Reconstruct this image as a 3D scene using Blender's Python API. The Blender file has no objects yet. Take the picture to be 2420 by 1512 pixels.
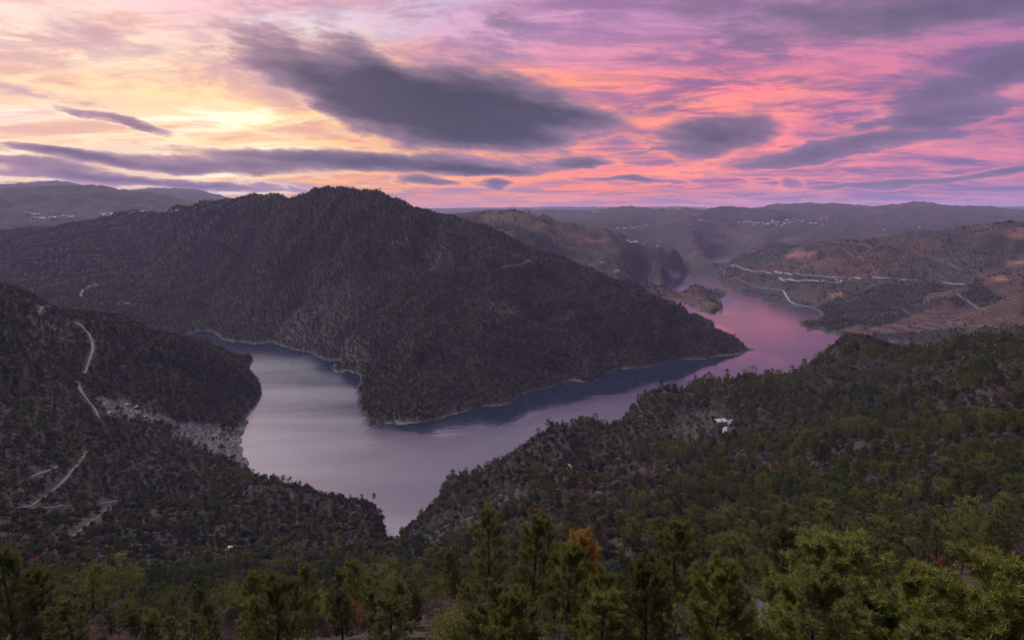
import bpy, math, random
import numpy as np
from mathutils import Vector

R = math.radians
SC = bpy.context.scene
COL = SC.collection
H = 300.0                      # eye height above the river, metres
PITCH = math.atan(248 / 1607)  # camera looks a little down
FOC = 1607.0                   # focal length on a 2420 x 1512 survey of the view

# ------------------------------------------------------------------ camera
cam = bpy.data.cameras.new('camera')
cam.sensor_width = 36.0
cam.lens = 36.0 * FOC / 2420.0
cam.clip_start = 0.5
cam.clip_end = 90000.0
cam_o = bpy.data.objects.new('camera', cam)
COL.objects.link(cam_o)
cam_o.location = (0, 0, H)
cam_o.rotation_euler = (math.pi / 2 - PITCH, 0, 0)
SC.camera = cam_o

# ------------------------------------------------------------------ render settings
SC.render.engine = 'CYCLES'
SC.view_settings.view_transform = 'Standard'
SC.view_settings.look = 'None'
SC.view_settings.exposure = 0.38
SC.view_settings.gamma = 1.0
SC.view_settings.use_curve_mapping = False
cy = SC.cycles
cy.max_bounces = 5
cy.diffuse_bounces = 2
cy.glossy_bounces = 2
cy.transmission_bounces = 2
cy.transparent_max_bounces = 4
cy.volume_bounces = 1
cy.use_denoising = True
cy.denoiser = 'OPENIMAGEDENOISE'
cy.use_adaptive_sampling = True
cy.adaptive_threshold = 0.015
cy.caustics_reflective = False
cy.caustics_refractive = False


def ray(x, y):
    """direction of sight through a point of the 2420 x 1512 survey"""
    c, s = math.cos(PITCH), math.sin(PITCH)
    a, b = (x - 1210) / FOC, (756 - y) / FOC
    return (a, c + b * s, -s + b * c)


def azel(x, y):
    d = ray(x, y)
    return math.degrees(math.atan2(d[0], d[1])), math.degrees(math.atan2(d[2], math.hypot(d[0], d[1])))


def lin(r, g, b):
    f = lambda c: (c / 255 / 12.92) if c / 255 <= 0.04045 else ((c / 255 + 0.055) / 1.055) ** 2.4
    return (f(r), f(g), f(b), 1.0)


class NG:
    """small helper that writes node graphs"""
    def __init__(self, tree):
        self.t = tree
        self.n = tree.nodes
        self.l = tree.links

    def put(self, sock, v):
        if isinstance(v, bpy.types.NodeSocket):
            self.l.new(v, sock)
        elif v is not None:
            sock.default_value = v

    def node(self, kind, **kw):
        nd = self.n.new(kind)
        for k, v in kw.items():
            setattr(nd, k, v)
        return nd

    def math(self, op, a, b=None, c=None, clamp=False):
        nd = self.node('ShaderNodeMath', operation=op, use_clamp=clamp)
        for i, v in enumerate((a, b, c)):
            if v is not None:
                self.put(nd.inputs[i], v)
        return nd.outputs[0]

    def vmath(self, op, a, b=None, scale=None):
        nd = self.node('ShaderNodeVectorMath', operation=op)
        self.put(nd.inputs[0], a)
        if b is not None:
            self.put(nd.inputs[1], b)
        if scale is not None:
            self.put(nd.inputs[3], scale)
        return nd.outputs[1] if op in ('LENGTH', 'DISTANCE', 'DOT_PRODUCT') else nd.outputs[0]

    def comb(self, x, y, z=0.0):
        nd = self.node('ShaderNodeCombineXYZ')
        for i, v in enumerate((x, y, z)):
            self.put(nd.inputs[i], v)
        return nd.outputs[0]

    def sep(self, v):
        nd = self.node('ShaderNodeSeparateXYZ')
        self.put(nd.inputs[0], v)
        return nd.outputs

    def smooth(self, v, a, b, lo=0.0, hi=1.0, kind='SMOOTHSTEP'):
        nd = self.node('ShaderNodeMapRange', interpolation_type=kind)
        self.put(nd.inputs[0], v)
        for i, q in enumerate((a, b, lo, hi)):
            self.put(nd.inputs[i + 1], q)
        return nd.outputs[0]

    def noise(self, vec, scale, detail=4.0, rough=0.55, dist=0.0, color=False):
        nd = self.node('ShaderNodeTexNoise')
        self.put(nd.inputs['Vector'], vec)
        self.put(nd.inputs['Scale'], scale)
        self.put(nd.inputs['Detail'], detail)
        self.put(nd.inputs['Roughness'], rough)
        self.put(nd.inputs['Distortion'], dist)
        return nd.outputs['Color'] if color else nd.outputs['Fac']

    def mix(self, f, a, b, blend='MIX'):
        nd = self.node('ShaderNodeMix', data_type='RGBA', blend_type=blend)
        nd.clamp_factor = True
        self.put(nd.inputs[0], f)
        self.put(nd.inputs[6], a)
        self.put(nd.inputs[7], b)
        return nd.outputs[2]

    def ramp(self, f, stops):
        nd = self.node('ShaderNodeValToRGB')
        self.put(nd.inputs[0], f)
        el = nd.color_ramp.elements
        while len(el) < len(stops):
            el.new(0.5)
        for e, (p, c) in zip(el, stops):
            e.position = p
            e.color = c
        return nd.outputs[0]


# ------------------------------------------------------------------ sky: dusk glow, high lit cloud sheet, low grey clouds
def build_world():
    w = bpy.data.worlds.new('World')
    SC.world = w
    w.use_nodes = True
    w.cycles.sampling_method = 'MANUAL'
    w.cycles.sample_map_resolution = 512
    g = NG(w.node_tree)
    g.n.clear()
    d = g.node('ShaderNodeTexCoord').outputs['Generated']
    X, Y, Z = g.sep(d)
    az = g.math('MULTIPLY', g.math('ARCTAN2', X, Y), 57.29578)
    el = g.math('MULTIPLY', g.math('ARCSINE', Z), 57.29578)
    elp = g.math('MAXIMUM', el, 0.0)
    # the cloud layer seen in perspective, streaks drawn out across the view
    den = g.math('ADD', g.math('MAXIMUM', Z, 0.0), 0.085)
    pu, pv = g.math('DIVIDE', X, den), g.math('DIVIDE', Y, den)
    P = g.comb(g.math('ADD', g.math('MULTIPLY', pu, 0.62), g.math('MULTIPLY', pv, 0.10)), pv, 0.0)
    warp_s = g.vmath('SUBTRACT', g.noise(P, 0.5, 3.0, 0.5, color=True), (0.5, 0.5, 0.5))
    Pw = g.vmath('ADD', P, g.vmath('MULTIPLY', warp_s, (2.4, 1.6, 0)))
    f = g.math('DIVIDE', g.math('ADD', az, 180.0), 360.0)
    s = lambda a: (a + 180.0) / 360.0
    BK = lin(176, 150, 176)
    low = g.ramp(f, [(0.0, BK), (s(-110), lin(196, 160, 168)), (s(-60), lin(245, 195, 150)), (s(-36), lin(255, 206, 130)),
                     (s(-20), lin(255, 188, 70)), (s(-9), lin(254, 160, 52)), (s(0), lin(252, 146, 62)), (s(10), lin(250, 138, 92)),
                     (s(20), lin(228, 138, 142)), (s(37), lin(180, 130, 158)), (s(70), lin(170, 138, 168)), (1.0, BK)])
    mid = g.ramp(f, [(0.0, BK), (s(-110), lin(196, 168, 180)), (s(-65), lin(240, 208, 190)), (s(-36), lin(250, 216, 180)),
                     (s(-24), lin(254, 220, 172)), (s(-13), lin(255, 198, 140)), (s(-4), lin(250, 166, 144)), (s(8), lin(250, 152, 146)),
                     (s(18), lin(248, 144, 146)), (s(28), lin(228, 140, 160)), (s(40), lin(190, 136, 168)), (s(80), lin(174, 142, 172)), (1.0, BK)])
    high = g.ramp(f, [(0.0, lin(172, 158, 190)), (s(-80), lin(196, 178, 194)), (s(-36), lin(238, 214, 210)), (s(-22), lin(236, 198, 204)),
                      (s(-8), lin(214, 184, 206)), (s(4), lin(216, 164, 194)), (s(16), lin(192, 148, 184)), (s(36), lin(150, 126, 164)),
                      (s(80), lin(160, 142, 178)), (1.0, lin(172, 158, 190))])
    top = lin(190, 188, 216)
    base = g.mix(g.smooth(elp, 0.8, 5.0), low, mid)
    base = g.mix(g.smooth(elp, 8.5, 15.5), base, high)
    base = g.mix(g.smooth(elp, 18.0, 40.0), base, top)
    # clear sky between the clouds
    sky = g.node('ShaderNodeTexSky', sky_type='NISHITA', sun_disc=False)
    sky.sun_elevation = R(2.0)
    sky.sun_rotation = R(-33.0)
    sky.altitude = 300
    clear = g.vmath('SCALE', sky.outputs[0], scale=0.08)
    gapc = g.ramp(f, [(0.0, lin(165, 168, 200)), (s(-50), lin(222, 222, 232)), (s(-36), lin(238, 236, 240)), (s(-18), lin(246, 248, 250)), (s(-5), lin(200, 204, 222)), (s(12), lin(158, 158, 188)),
                      (s(40), lin(145, 142, 175)), (1.0, lin(165, 168, 200))])
    gap = g.mix(0.85, clear, gapc)
    n1 = g.noise(Pw, 0.62, 6.0, 0.58)
    n2 = g.noise(g.vmath('ADD', Pw, (13.1, 4.7, 0)), 1.35, 8.0, 0.66)
    n3 = g.noise(g.vmath('ADD', Pw, (3.3, 21.7, 0)), 0.8, 6.0, 0.6)
    n4 = g.noise(g.vmath('ADD', Pw, (7.7, 51.0, 0)), 3.4, 6.0, 0.65)
    gm = g.math('MULTIPLY', g.smooth(n1, 0.50, 0.63), g.smooth(elp, 3.0, 9.0, 0.1, 0.92))
    colr = g.mix(gm, base, gap)
    # mauve unlit folds of the sheet
    foldc = g.ramp(f, [(0.0, lin(136, 120, 150)), (s(-38), lin(214, 172, 165)), (s(-22), lin(218, 168, 158)), (s(-8), lin(186, 142, 162)), (s(4), lin(162, 126, 160)), (s(14), lin(144, 112, 152)),
                       (s(36), lin(126, 106, 148)), (1.0, lin(136, 120, 150))])
    fm = g.smooth(g.math('ADD', n2, g.math('MULTIPLY', g.math('SUBTRACT', n4, 0.5), 0.45)), 0.43, 0.60)
    fm = g.math('MULTIPLY', fm, g.ramp(f, [(0.0, (0.8, 0.8, 0.8, 1)), (s(-36), (0.75, 0.75, 0.75, 1)), (s(-14), (0.6, 0.6, 0.6, 1)), (s(0), (0.8, 0.8, 0.8, 1)), (s(20), (0.95, 0.95, 0.95, 1)), (1.0, (0.8, 0.8, 0.8, 1))]))
    colr = g.mix(fm, colr, foldc)
    # bright under-lit streaks
    brc = g.ramp(f, [(0.0, lin(196, 154, 176)), (s(-45), lin(255, 246, 226)), (s(-20), lin(255, 249, 218)), (s(-9), lin(255, 206, 120)), (s(2), lin(255, 168, 108)),
                     (s(20), lin(255, 160, 140)), (s(38), lin(238, 146, 158)), (s(75), lin(205, 150, 172)), (1.0, lin(196, 154, 176))])
    bm = g.math('MULTIPLY', g.smooth(g.math('ADD', n3, g.math('MULTIPLY', g.math('SUBTRACT', n4, 0.5), 0.45)), 0.48, 0.62), g.smooth(elp, 15.5, 8.0))
    bm = g.math('MULTIPLY', bm, g.smooth(n2, 0.58, 0.42))
    colr = g.mix(g.math('MULTIPLY', bm, 0.95), colr, brc)
    # the grey low clouds, each a flattened lens with torn edges
    pv2 = g.comb(g.math('MULTIPLY', az, 0.13), g.math('MULTIPLY', el, 0.40), 0.0)
    w1 = g.vmath('SUBTRACT', g.noise(pv2, 1.0, 6.0, 0.62, color=True), (0.5, 0.5, 0.5))
    A = g.vmath('ADD', g.comb(az, el, 0.0), g.vmath('MULTIPLY', w1, (5.5, 1.8, 0.0)))
    total = None
    for (x, y, rx, ry, rot, st) in CLOUDS:
        a, e = azel(x, y)
        mp = g.node('ShaderNodeMapping', vector_type='TEXTURE')
        g.put(mp.inputs['Vector'], A)
        mp.inputs['Location'].default_value = (a, e, 0)
        mp.inputs['Rotation'].default_value = (0, 0, R(-rot))
        mp.inputs['Scale'].default_value = (rx * 0.0345, ry * 0.0345, 1)
        v = g.smooth(g.vmath('LENGTH', mp.outputs[0]), 1.45, 0.1, 0.0, st)
        total = v if total is None else g.math('ADD', total, v)
    veil = None
    for (x, y, rx, ry, rot, st) in VEILS:
        a, e = azel(x, y)
        mp = g.node('ShaderNodeMapping', vector_type='TEXTURE')
        g.put(mp.inputs['Vector'], A)
        mp.inputs['Location'].default_value = (a, e, 0)
        mp.inputs['Rotation'].default_value = (0, 0, R(-rot))
        mp.inputs['Scale'].default_value = (rx * 0.0345, ry * 0.0345, 1)
        v = g.smooth(g.vmath('LENGTH', mp.outputs[0]), 1.3, 0.2, 0.0, st)
        veil = v if veil is None else g.math('ADD', veil, v)
    # elsewhere round the sky the same kind of clouds, scattered
    nb = g.noise(g.vmath('ADD', Pw, (31.0, 9.0, 0)), 0.35, 5.0, 0.55)
    away = g.math('MAXIMUM', g.smooth(g.math('ABSOLUTE', az), 42.0, 60.0), g.smooth(elp, 17.0, 24.0))
    total = g.math('ADD', total, g.math('MULTIPLY', g.smooth(nb, 0.45, 0.62, 0.0, 0.9), away))
    slant = g.comb(g.math('ADD', g.math('MULTIPLY', az, 0.30), g.math('MULTIPLY', el, 0.25)), g.math('SUBTRACT', g.math('MULTIPLY', el, 0.95), g.math('MULTIPLY', az, -0.08)), 3.0)
    er = g.noise(slant, 0.8, 8.0, 0.66)
    er2 = g.noise(slant, 0.32, 4.0, 0.55)
    dens = g.math('ADD', total, g.math('ADD', g.math('MULTIPLY', g.math('SUBTRACT', er, 0.5), 1.15), g.math('MULTIPLY', g.math('SUBTRACT', er2, 0.5), 0.6)))
    vd = g.math('MULTIPLY', veil, g.math('ADD', 0.25, g.math('MULTIPLY', g.smooth(g.math('ADD', n2, g.math('SUBTRACT', er, 0.5)), 0.36, 0.62), 1.15)), clamp=True)
    colr = g.mix(vd, colr, g.ramp(f, [(0.0, lin(132, 120, 150)), (s(-32), lin(196, 164, 176)), (s(-15), lin(172, 146, 170)), (s(6), lin(152, 124, 160)), (s(18), lin(142, 114, 154)), (s(36), lin(126, 108, 150)), (1.0, lin(132, 120, 150))]))
    # a lit fringe where a cloud thins out
    fr = g.math('MULTIPLY', g.smooth(dens, 0.02, 0.22), g.smooth(dens, 0.46, 0.24))
    colr = g.mix(g.math('MULTIPLY', fr, g.smooth(elp, 12.0, 5.0, 0.0, 0.45)), colr, brc)
    cm = g.smooth(dens, 0.14, 0.74)
    core = g.smooth(g.math('ADD', dens, g.math('MULTIPLY', g.math('SUBTRACT', n2, 0.5), 0.7)), 0.42, 1.45)
    edge = g.ramp(f, [(0.0, lin(132, 120, 150)), (s(-30), lin(176, 146, 158)), (s(-12), lin(152, 132, 146)), (s(6), lin(144, 124, 144)), (s(18), lin(142, 120, 144)), (s(36), lin(128, 114, 142)), (1.0, lin(132, 120, 150))])
    corec = g.ramp(f, [(0.0, lin(110, 108, 134)), (s(-30), lin(118, 104, 126)), (s(-14), lin(94, 90, 106)), (s(-6), lin(72, 77, 92)), (s(4), lin(76, 80, 97)), (s(12), lin(82, 85, 102)), (s(36), lin(98, 94, 118)), (1.0, lin(110, 108, 134))])
    colr = g.mix(g.math('MULTIPLY', cm, 0.97), colr, g.mix(core, edge, corec))
    # pale mist of the horizon
    misc = g.ramp(f, [(0.0, lin(160, 140, 165)), (s(-36), lin(205, 170, 175)), (s(-15), lin(250, 165, 92)), (s(0), lin(250, 156, 84)), (s(14), lin(222, 142, 134)), (s(36), lin(165, 134, 160)), (1.0, lin(160, 140, 165))])
    colr = g.mix(g.smooth(el, 1.5, 0.0, 0.0, 0.4), colr, misc)
    colr = g.mix(g.smooth(el, -0.5, -2.0), colr, lin(90, 80, 92))   # far ground below the horizon
    gam = g.node('ShaderNodeGamma')
    g.put(gam.inputs[0], colr)
    gam.inputs[1].default_value = 1.22
    colr = gam.outputs[0]
    bg = g.node('ShaderNodeBackground')
    g.put(bg.inputs[0], colr)
    bg.inputs[1].default_value = SKY_STRENGTH
    out = g.node('ShaderNodeOutputWorld')
    g.l.new(bg.outputs[0], out.inputs[0])


SKY_STRENGTH = 1.0
# x, y, half width, half height, slope, weight  (on the survey of the view)
CLOUDS = [
    (1090, 258, 300, 95, 6, 1.5), (860, 205, 220, 72, 20, 0.8), (690, 160, 170, 55, 26, 0.5), (590, 130, 110, 40, 30, 0.3), (1400, 284, 200, 28, 6, 0.6), (1180, 330, 180, 24, -2, 0.45),
    (830, 110, 110, 50, 40, 0.4), (1700, 318, 150, 52, -4, 1.05), (1940, 366, 250, 20, -8, 0.85), (1600, 250, 90, 14, -10, 0.5),
    (860, 384, 400, 27, 2, 1.3), (440, 390, 260, 19, 3, 1.0), (1160, 404, 150, 13, 0, 0.75), (285, 284, 120, 14, 12, 1.0),
    (140, 362, 130, 11, 9, 0.85), (70, 386, 120, 13, 6, 0.95), (150, 414, 330, 10, 2, 0.8), (500, 438, 280, 8, 3, 0.7), (1010, 432, 90, 12, 3, 1.05),
    (1165, 437, 48, 11, -2, 1.05), (1370, 385, 78, 13, 0, 1.0), (1490, 427, 150, 9, 2, 0.9), (2200, 22, 430, 58, -2, 0.85), (2350, 170, 210, 52, -20, 0.8),
    (1760, 10, 220, 40, 2, 0.5), (2120, 437, 190, 9, -2, 0.9), (2380, 403, 80, 10, -10, 0.9), (1870, 432, 32, 12, 5, 0.7), (1200, 44, 190, 30, -6, 0.35),
    (2240, 275, 200, 18, -5, 0.6), (1830, 187, 110, 10, 3, 0.45), (1700, 466, 300, 8, 0, 0.4), (2200, 478, 340, 8, 0, 0.4), (60, 432, 260, 8, 0, 0.55),
    (1480, 360, 110, 8, -6, 0.4), (2050, 330, 140, 9, -4, 0.4), (1960, 195, 60, 8, 0, 0.4),
]
VEILS = [
    (1330, 345, 380, 60, 0, 0.55), (2220, 330, 380, 90, -6, 0.6), (2150, 470, 420, 22, 0, 0.8), (700, 446, 720, 14, 1, 0.75), (120, 90, 330, 60, 4, 0.45), (1250, 60, 380, 70, -4, 0.6),
    (720, 60, 260, 90, 30, 0.55), (620, 150, 200, 80, 28, 0.5), (1900, 90, 560, 60, -2, 0.65), (300, 240, 240, 14, 3, 0.4), (80, 215, 190, 16, 6, 0.5), (1650, 455, 260, 14, 0, 0.45),
    (2150, 210, 260, 90, -14, 0.55), (1150, 140, 170, 30, -6, 0.4), (100, 436, 330, 12, 0, 0.7), (1800, 240, 160, 24, 2, 0.5),
]
build_world()

# broad fill lamp added for the dusk glow, set high to brighten the foreground
sun = bpy.data.lights.new('sun', 'SUN')
sun.energy = 3.7
sun.angle = R(30)
sun.color = (1.0, 0.93, 0.96)
fill_sun_o = bpy.data.objects.new('sun', sun)
COL.objects.link(fill_sun_o)
_az, _el = R(-33), R(52)
fill_sun_o.rotation_euler = Vector((-math.sin(_az) * math.cos(_el), -math.cos(_az) * math.cos(_el), -math.sin(_el))).to_track_quat('-Z', 'Y').to_euler()

# ------------------------------------------------------------------ terrain
random.seed(7)
RNG = np.random.default_rng(7)


def at(x, y, Y):
    d = ray(x, y)
    t = Y / d[1]
    return (d[0] * t, Y, H + d[2] * t)


def on_water(x, y):
    d = ray(x, y)
    t = -H / d[2]
    return (d[0] * t, d[1] * t, 0.0)


CP = []
G = lambda x, y, Y, dz=0.0: CP.append((lambda p: (p[0], p[1], p[2] + dz))(at(x, y, Y)))
S = lambda x, y, z=0.0: CP.append((lambda p: (p[0], p[1], z))(on_water(x, y)))
Wp = lambda x, y, z: CP.append((x, y, z))
TREE = 6.0


def crest(x, y, Y, dz, drop):
    # a skyline point, and the ground falling away out of sight behind it
    G(x, y, Y, dz)
    for f, k in ((1.05, 0.45), (1.13, 1.0), (1.26, 1.7)):
        G(x, y + drop * k, Y * f, dz)



# shore of the wooded peninsula
for x, y in [(480, 806), (548, 807), (600, 813), (680, 823), (740, 835), (800, 849), (830, 880), (850, 887), (845, 910), (840, 950), (850, 975), (868, 1006), (882, 1011),
             (960, 1003), (1050, 985), (1150, 958), (1250, 925), (1350, 899), (1450, 874), (1550, 861), (1640, 849), (1700, 841), (1760, 831), (1784, 823)]:
    S(x, y)
# behind its tip, the low headland of pines and the far left bank
for x, y in [(1740, 797), (1690, 765), (1650, 747), (1690, 738), (1708, 728), (1692, 713), (1625, 691), (1560, 673), (1543, 664), (1600, 657), (1613, 650), (1640, 641)]:
    S(x, y)
# right bank
for x, y in [(1702, 641), (1695, 650), (1700, 665), (1735, 685), (1790, 705), (1850, 720), (1920, 729), (1938, 742), (1905, 755), (1885, 766), (1903, 776), (1960, 790), (2010, 803)]:
    S(x, y)
# left spur
for x, y in [(470, 806), (540, 842), (590, 878), (613, 905), (619, 922), (614, 945), (592, 970), (586, 1000), (574, 1030), (573, 1060), (590, 1094)]:
    S(x, y)
# water
for x, y in [(560, 822), (620, 850), (700, 880), (760, 950), (700, 1000), (640, 1060), (700, 1090), (800, 1060), (800, 1130), (900, 1060), (1000, 1090), (920, 1170), (1000, 1150),
             (1100, 1040), (1200, 1010), (1300, 970), (1420, 920), (1560, 885), (1700, 865), (1840, 840), (1900, 805), (1850, 770), (1760, 770), (1800, 735), (1740, 715),
             (1650, 680), (1600, 668), (1660, 658), (1670, 646), (920, 1210)]:
    S(x, y, -18)
for x, y, z in [(1575, 667, -15), (1625, 659, -15), (1640, 649, -15), (1590, 662, -15), (1605, 700, 6), (1640, 714, 6), (1670, 725, 6), (1580, 690, 7), (1555, 684, 9), (1500, 676, 14), (1530, 660, 12), (1590, 651, 12), (1620, 640, 14)]:
    S(x, y, z)
# hidden reach of the river behind the left spur
Wp(-760, 1640, -12); Wp(-900, 1610, -12); Wp(-1100, 1560, -12); Wp(-1400, 1500, -12); Wp(-1800, 1450, -12)
# peninsula: crest from the summit down to the tip
for x, y, Y in [(800, 440, 1950), (870, 447, 1930), (940, 470, 1900), (1000, 491, 1880), (1060, 505, 1860), (1120, 525, 1840), (1200, 556, 1800), (1300, 600, 1760), (1400, 637, 1720), (1500, 670, 1670),
                (1600, 715, 1610), (1690, 770, 1560), (1750, 803, 1540)]:
    crest(x, y, Y, -TREE, 26)
for x, y, Y in [(740, 447, 2000), (690, 466, 2120), (650, 460, 2250), (600, 460, 2320), (540, 468, 2420), (480, 478, 2560), (400, 500, 2800)]:
    crest(x, y, Y, -TREE, 22)
# its flanks
for x, y, Y in [(800, 560, 1780), (900, 620, 1640), (1000, 560, 1740), (1000, 700, 1420), (1000, 850, 1150), (950, 940, 1035), (1100, 620, 1640), (1100, 760, 1330), (1150, 880, 1120), (1250, 700, 1490),
                (1250, 820, 1260), (1400, 760, 1430), (1400, 850, 1260), (1550, 780, 1450), (1600, 830, 1420), (700, 640, 1800), (700, 740, 1640), (780, 780, 1480), (850, 700, 1530), (870, 800, 1330), (920, 860, 1180),
                (600, 560, 2150), (600, 680, 1850), (560, 760, 1700), (500, 600, 2200), (450, 700, 1950), (640, 790, 1620), (740, 520, 1920)]:
    G(x, y, Y, -TREE)
# behind the crest
Wp(500, 1900, 25); Wp(380, 2350, 40); Wp(700, 2600, 30)
# left valley side with the village
for x, y, Y in [(0, 525, 3300), (120, 520, 3300), (250, 512, 3250), (350, 505, 3150), (420, 512, 2950), (0, 600, 2500), (200, 590, 2500), (350, 590, 2450), (0, 680, 2050), (150, 690, 2000), (300, 700, 1980),
                (300, 755, 1760), (430, 780, 1700), (-150, 560, 2800), (-300, 620, 2400), (-500, 560, 2600)]:
    G(x, y, Y, -4)
# far left hills
for x, y, Y in [(0, 448, 4600), (100, 440, 4700), (170, 437, 4750), (250, 441, 4700), (330, 453, 4650), (400, 462, 4600), (460, 478, 4500), (-150, 450, 4700), (-400, 440, 4800)]:
    crest(x, y, Y, -3, 9)
for x, y, Y in [(100, 482, 4000), (250, 482, 4000), (400, 490, 4000)]:
    G(x, y, Y)
for x, y, Y in [(90, 436, 9000), (140, 433, 9200), (250, 450, 9200), (350, 456, 9500), (400, 453, 9500), (450, 453, 9500), (510, 464, 9500), (560, 474, 9500)]:
    crest(x, y, Y, 0, 4)
# vineyard ridge behind the peninsula
for x, y, Y in [(1080, 506, 3100), (1150, 502, 3200), (1230, 502, 3250), (1300, 514, 3300), (1400, 537, 3350), (1500, 566, 3450), (1600, 592, 3550), (1690, 612, 3650), (1730, 626, 3680)]:
    crest(x, y, Y, -4, 12)
for x, y, Y in [(1300, 560, 2900), (1400, 600, 2850), (1500, 630, 2900), (1560, 620, 3150), (1450, 640, 2600), (1530, 681, 2580), (1570, 655, 3080), (1660, 630, 3650)]:
    G(x, y, Y, -5)
# middle distance behind: hollow, then long ridges
for x, y, Y in [(1350, 520, 5200), (1500, 530, 5200), (1450, 545, 4600), (1640, 560, 4700), (1650, 600, 4200), (1760, 590, 4300), (1800, 560, 4800), (2000, 550, 4700), (2150, 540, 4800), (2400, 535, 5200)]:
    G(x, y, Y)
for x, y, Y in [(1560, 525, 5400), (1600, 508, 5700), (1650, 497, 6000), (1800, 493, 6200), (1850, 500, 6100), (1900, 508, 6000), (1980, 517, 5800), (2080, 530, 5500), (1850, 527, 5300)]:
    G(x, y, Y)
for x, y, Y in [(1660, 496, 6100), (1700, 488, 6200), (1740, 486, 6200), (1800, 493, 6200)]:
    crest(x, y, Y, -8, 7)
for x, y, Y in [(1830, 483, 8600), (1870, 480, 8700), (1960, 482, 8800), (2050, 487, 8800), (2110, 488, 8800), (2160, 480, 8800), (2230, 489, 8800), (2330, 493, 8800), (2420, 499, 8800), (2600, 495, 8800),
                (1700, 500, 8500), (1600, 500, 8200), (1500, 496, 8000), (1430, 494, 8000), (1350, 497, 8000), (1270, 498, 8000), (1150, 503, 8000)]:
    crest(x, y, Y, -6, 4)
for x, y, Y in [(1070, 498, 15000), (1100, 496, 15000), (1200, 500, 15000), (1350, 494, 15000), (1420, 493, 15000), (1540, 490, 16000), (1630, 489, 16000), (1700, 494, 16000), (1850, 500, 16000), (2100, 499, 16000), (2400, 490, 16000),
                (700, 492, 15000), (0, 480, 15000), (300, 470, 15000), (2700, 490, 16000), (-300, 480, 15000)]:
    G(x, y, Y)
# right hill with the terraces
for x, y, Y in [(1722, 622, 3450), (1750, 611, 3400), (1800, 592, 3300), (1840, 580, 3200), (1900, 576, 3100), (1960, 567, 3050), (2020, 566, 3000), (2060, 567, 2950), (2150, 556, 2900), (2250, 546, 2850),
                (2330, 531, 2800), (2420, 526, 2750), (2600, 515, 2700), (2800, 505, 2700)]:
    crest(x, y, Y, -4, 14)
for x, y, Y in [(1800, 640, 3000), (1900, 620, 2800), (1900, 670, 2550), (2000, 600, 2750), (2000, 660, 2450), (2000, 715, 2150), (2100, 620, 2500), (2100, 690, 2120),
                (2050, 760, 1820), (2200, 640, 2300), (2200, 720, 1900), (2150, 770, 1720), (2300, 620, 2300), (2300, 700, 1900), (2300, 770, 1600), (2420, 600, 2350), (2420, 680, 1900), (2420, 760, 1500), (2600, 640, 1900), (1800, 685, 2750), (1940, 775, 1780)]:
    G(x, y, Y, -3)
# right wooded spur between the camera and the river: crest, then the slope falling away behind it
for x, y, Y in [(2420, 790, 640), (2300, 800, 720), (2180, 815, 800), (2080, 818, 860), (2000, 822, 880), (1900, 870, 880), (1860, 888, 880), (1760, 893, 870), (1660, 912, 850), (1560, 942, 830), (1480, 990, 800), (1400, 1025, 780),
                (1300, 1055, 750), (1200, 1085, 720), (1100, 1122, 690), (1050, 1160, 660), (1000, 1200, 635), (950, 1240, 610)]:
    G(x, y, Y, -TREE - 2)
for x, y, f in [(2300, 795, .3), (2080, 812, .35), (1900, 852, .35), (1760, 884, .35), (1660, 903, .35), (1560, 930, .4), (1450, 990, .4), (1300, 1046, .4), (1150, 1100, .4), (1040, 1155, .4), (960, 1215, .4)]:
    yw = on_water(x, y)[1]
    Y0 = 860 if x > 1500 else 700
    Yb = max(Y0 + 60, Y0 + f * (yw - Y0))
    Wp(ray(x, y)[0] / ray(x, y)[1] * Yb, Yb, -3)
Wp(700, 1150, -8); Wp(900, 1250, 5); Wp(1200, 1100, 120)
for x, y, Y in [(2420, 900, 470), (2420, 1050, 330), (2420, 1200, 225), (2250, 900, 560), (2250, 1000, 430), (2200, 1100, 340), (2100, 900, 650), (2050, 1000, 520), (2000, 1100, 390), (2000, 1200, 290), (1900, 950, 700), (1850, 1050, 520),
                (1800, 1150, 385), (1800, 1300, 230), (1710, 1010, 610), (1700, 1100, 460), (1600, 1000, 680), (1560, 1080, 540), (1500, 1200, 370), (1400, 1100, 560), (1350, 1180, 430), (1300, 1280, 310), (1200, 1150, 560), (1150, 1240, 420),
                (1050, 1230, 520), (1000, 1300, 430), (2200, 1250, 210), (2100, 1330, 150), (1600, 1350, 215), (1450, 1420, 175), (1700, 1450, 140)]:
    G(x, y, Y, -4)
# ravine and foreground
for x, y, Y in [(930, 1290, 500), (900, 1340, 370), (800, 1330, 390), (700, 1300, 420), (600, 1310, 410), (950, 1420, 240), (800, 1420, 240), (600, 1400, 260), (400, 1380, 270), (200, 1380, 260), (0, 1380, 240), (1100, 1380, 260),
                ]:
    G(x, y, Y, -5)
for x, y, Y in [(1170, 1405, 112), (1265, 1485, 95), (800, 1490, 105), (1600, 1490, 86), (550, 1490, 108), (50, 1490, 90), (1850, 1400, 105), (2200, 1420, 80)]:
    G(x, y, Y, -1)
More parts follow.
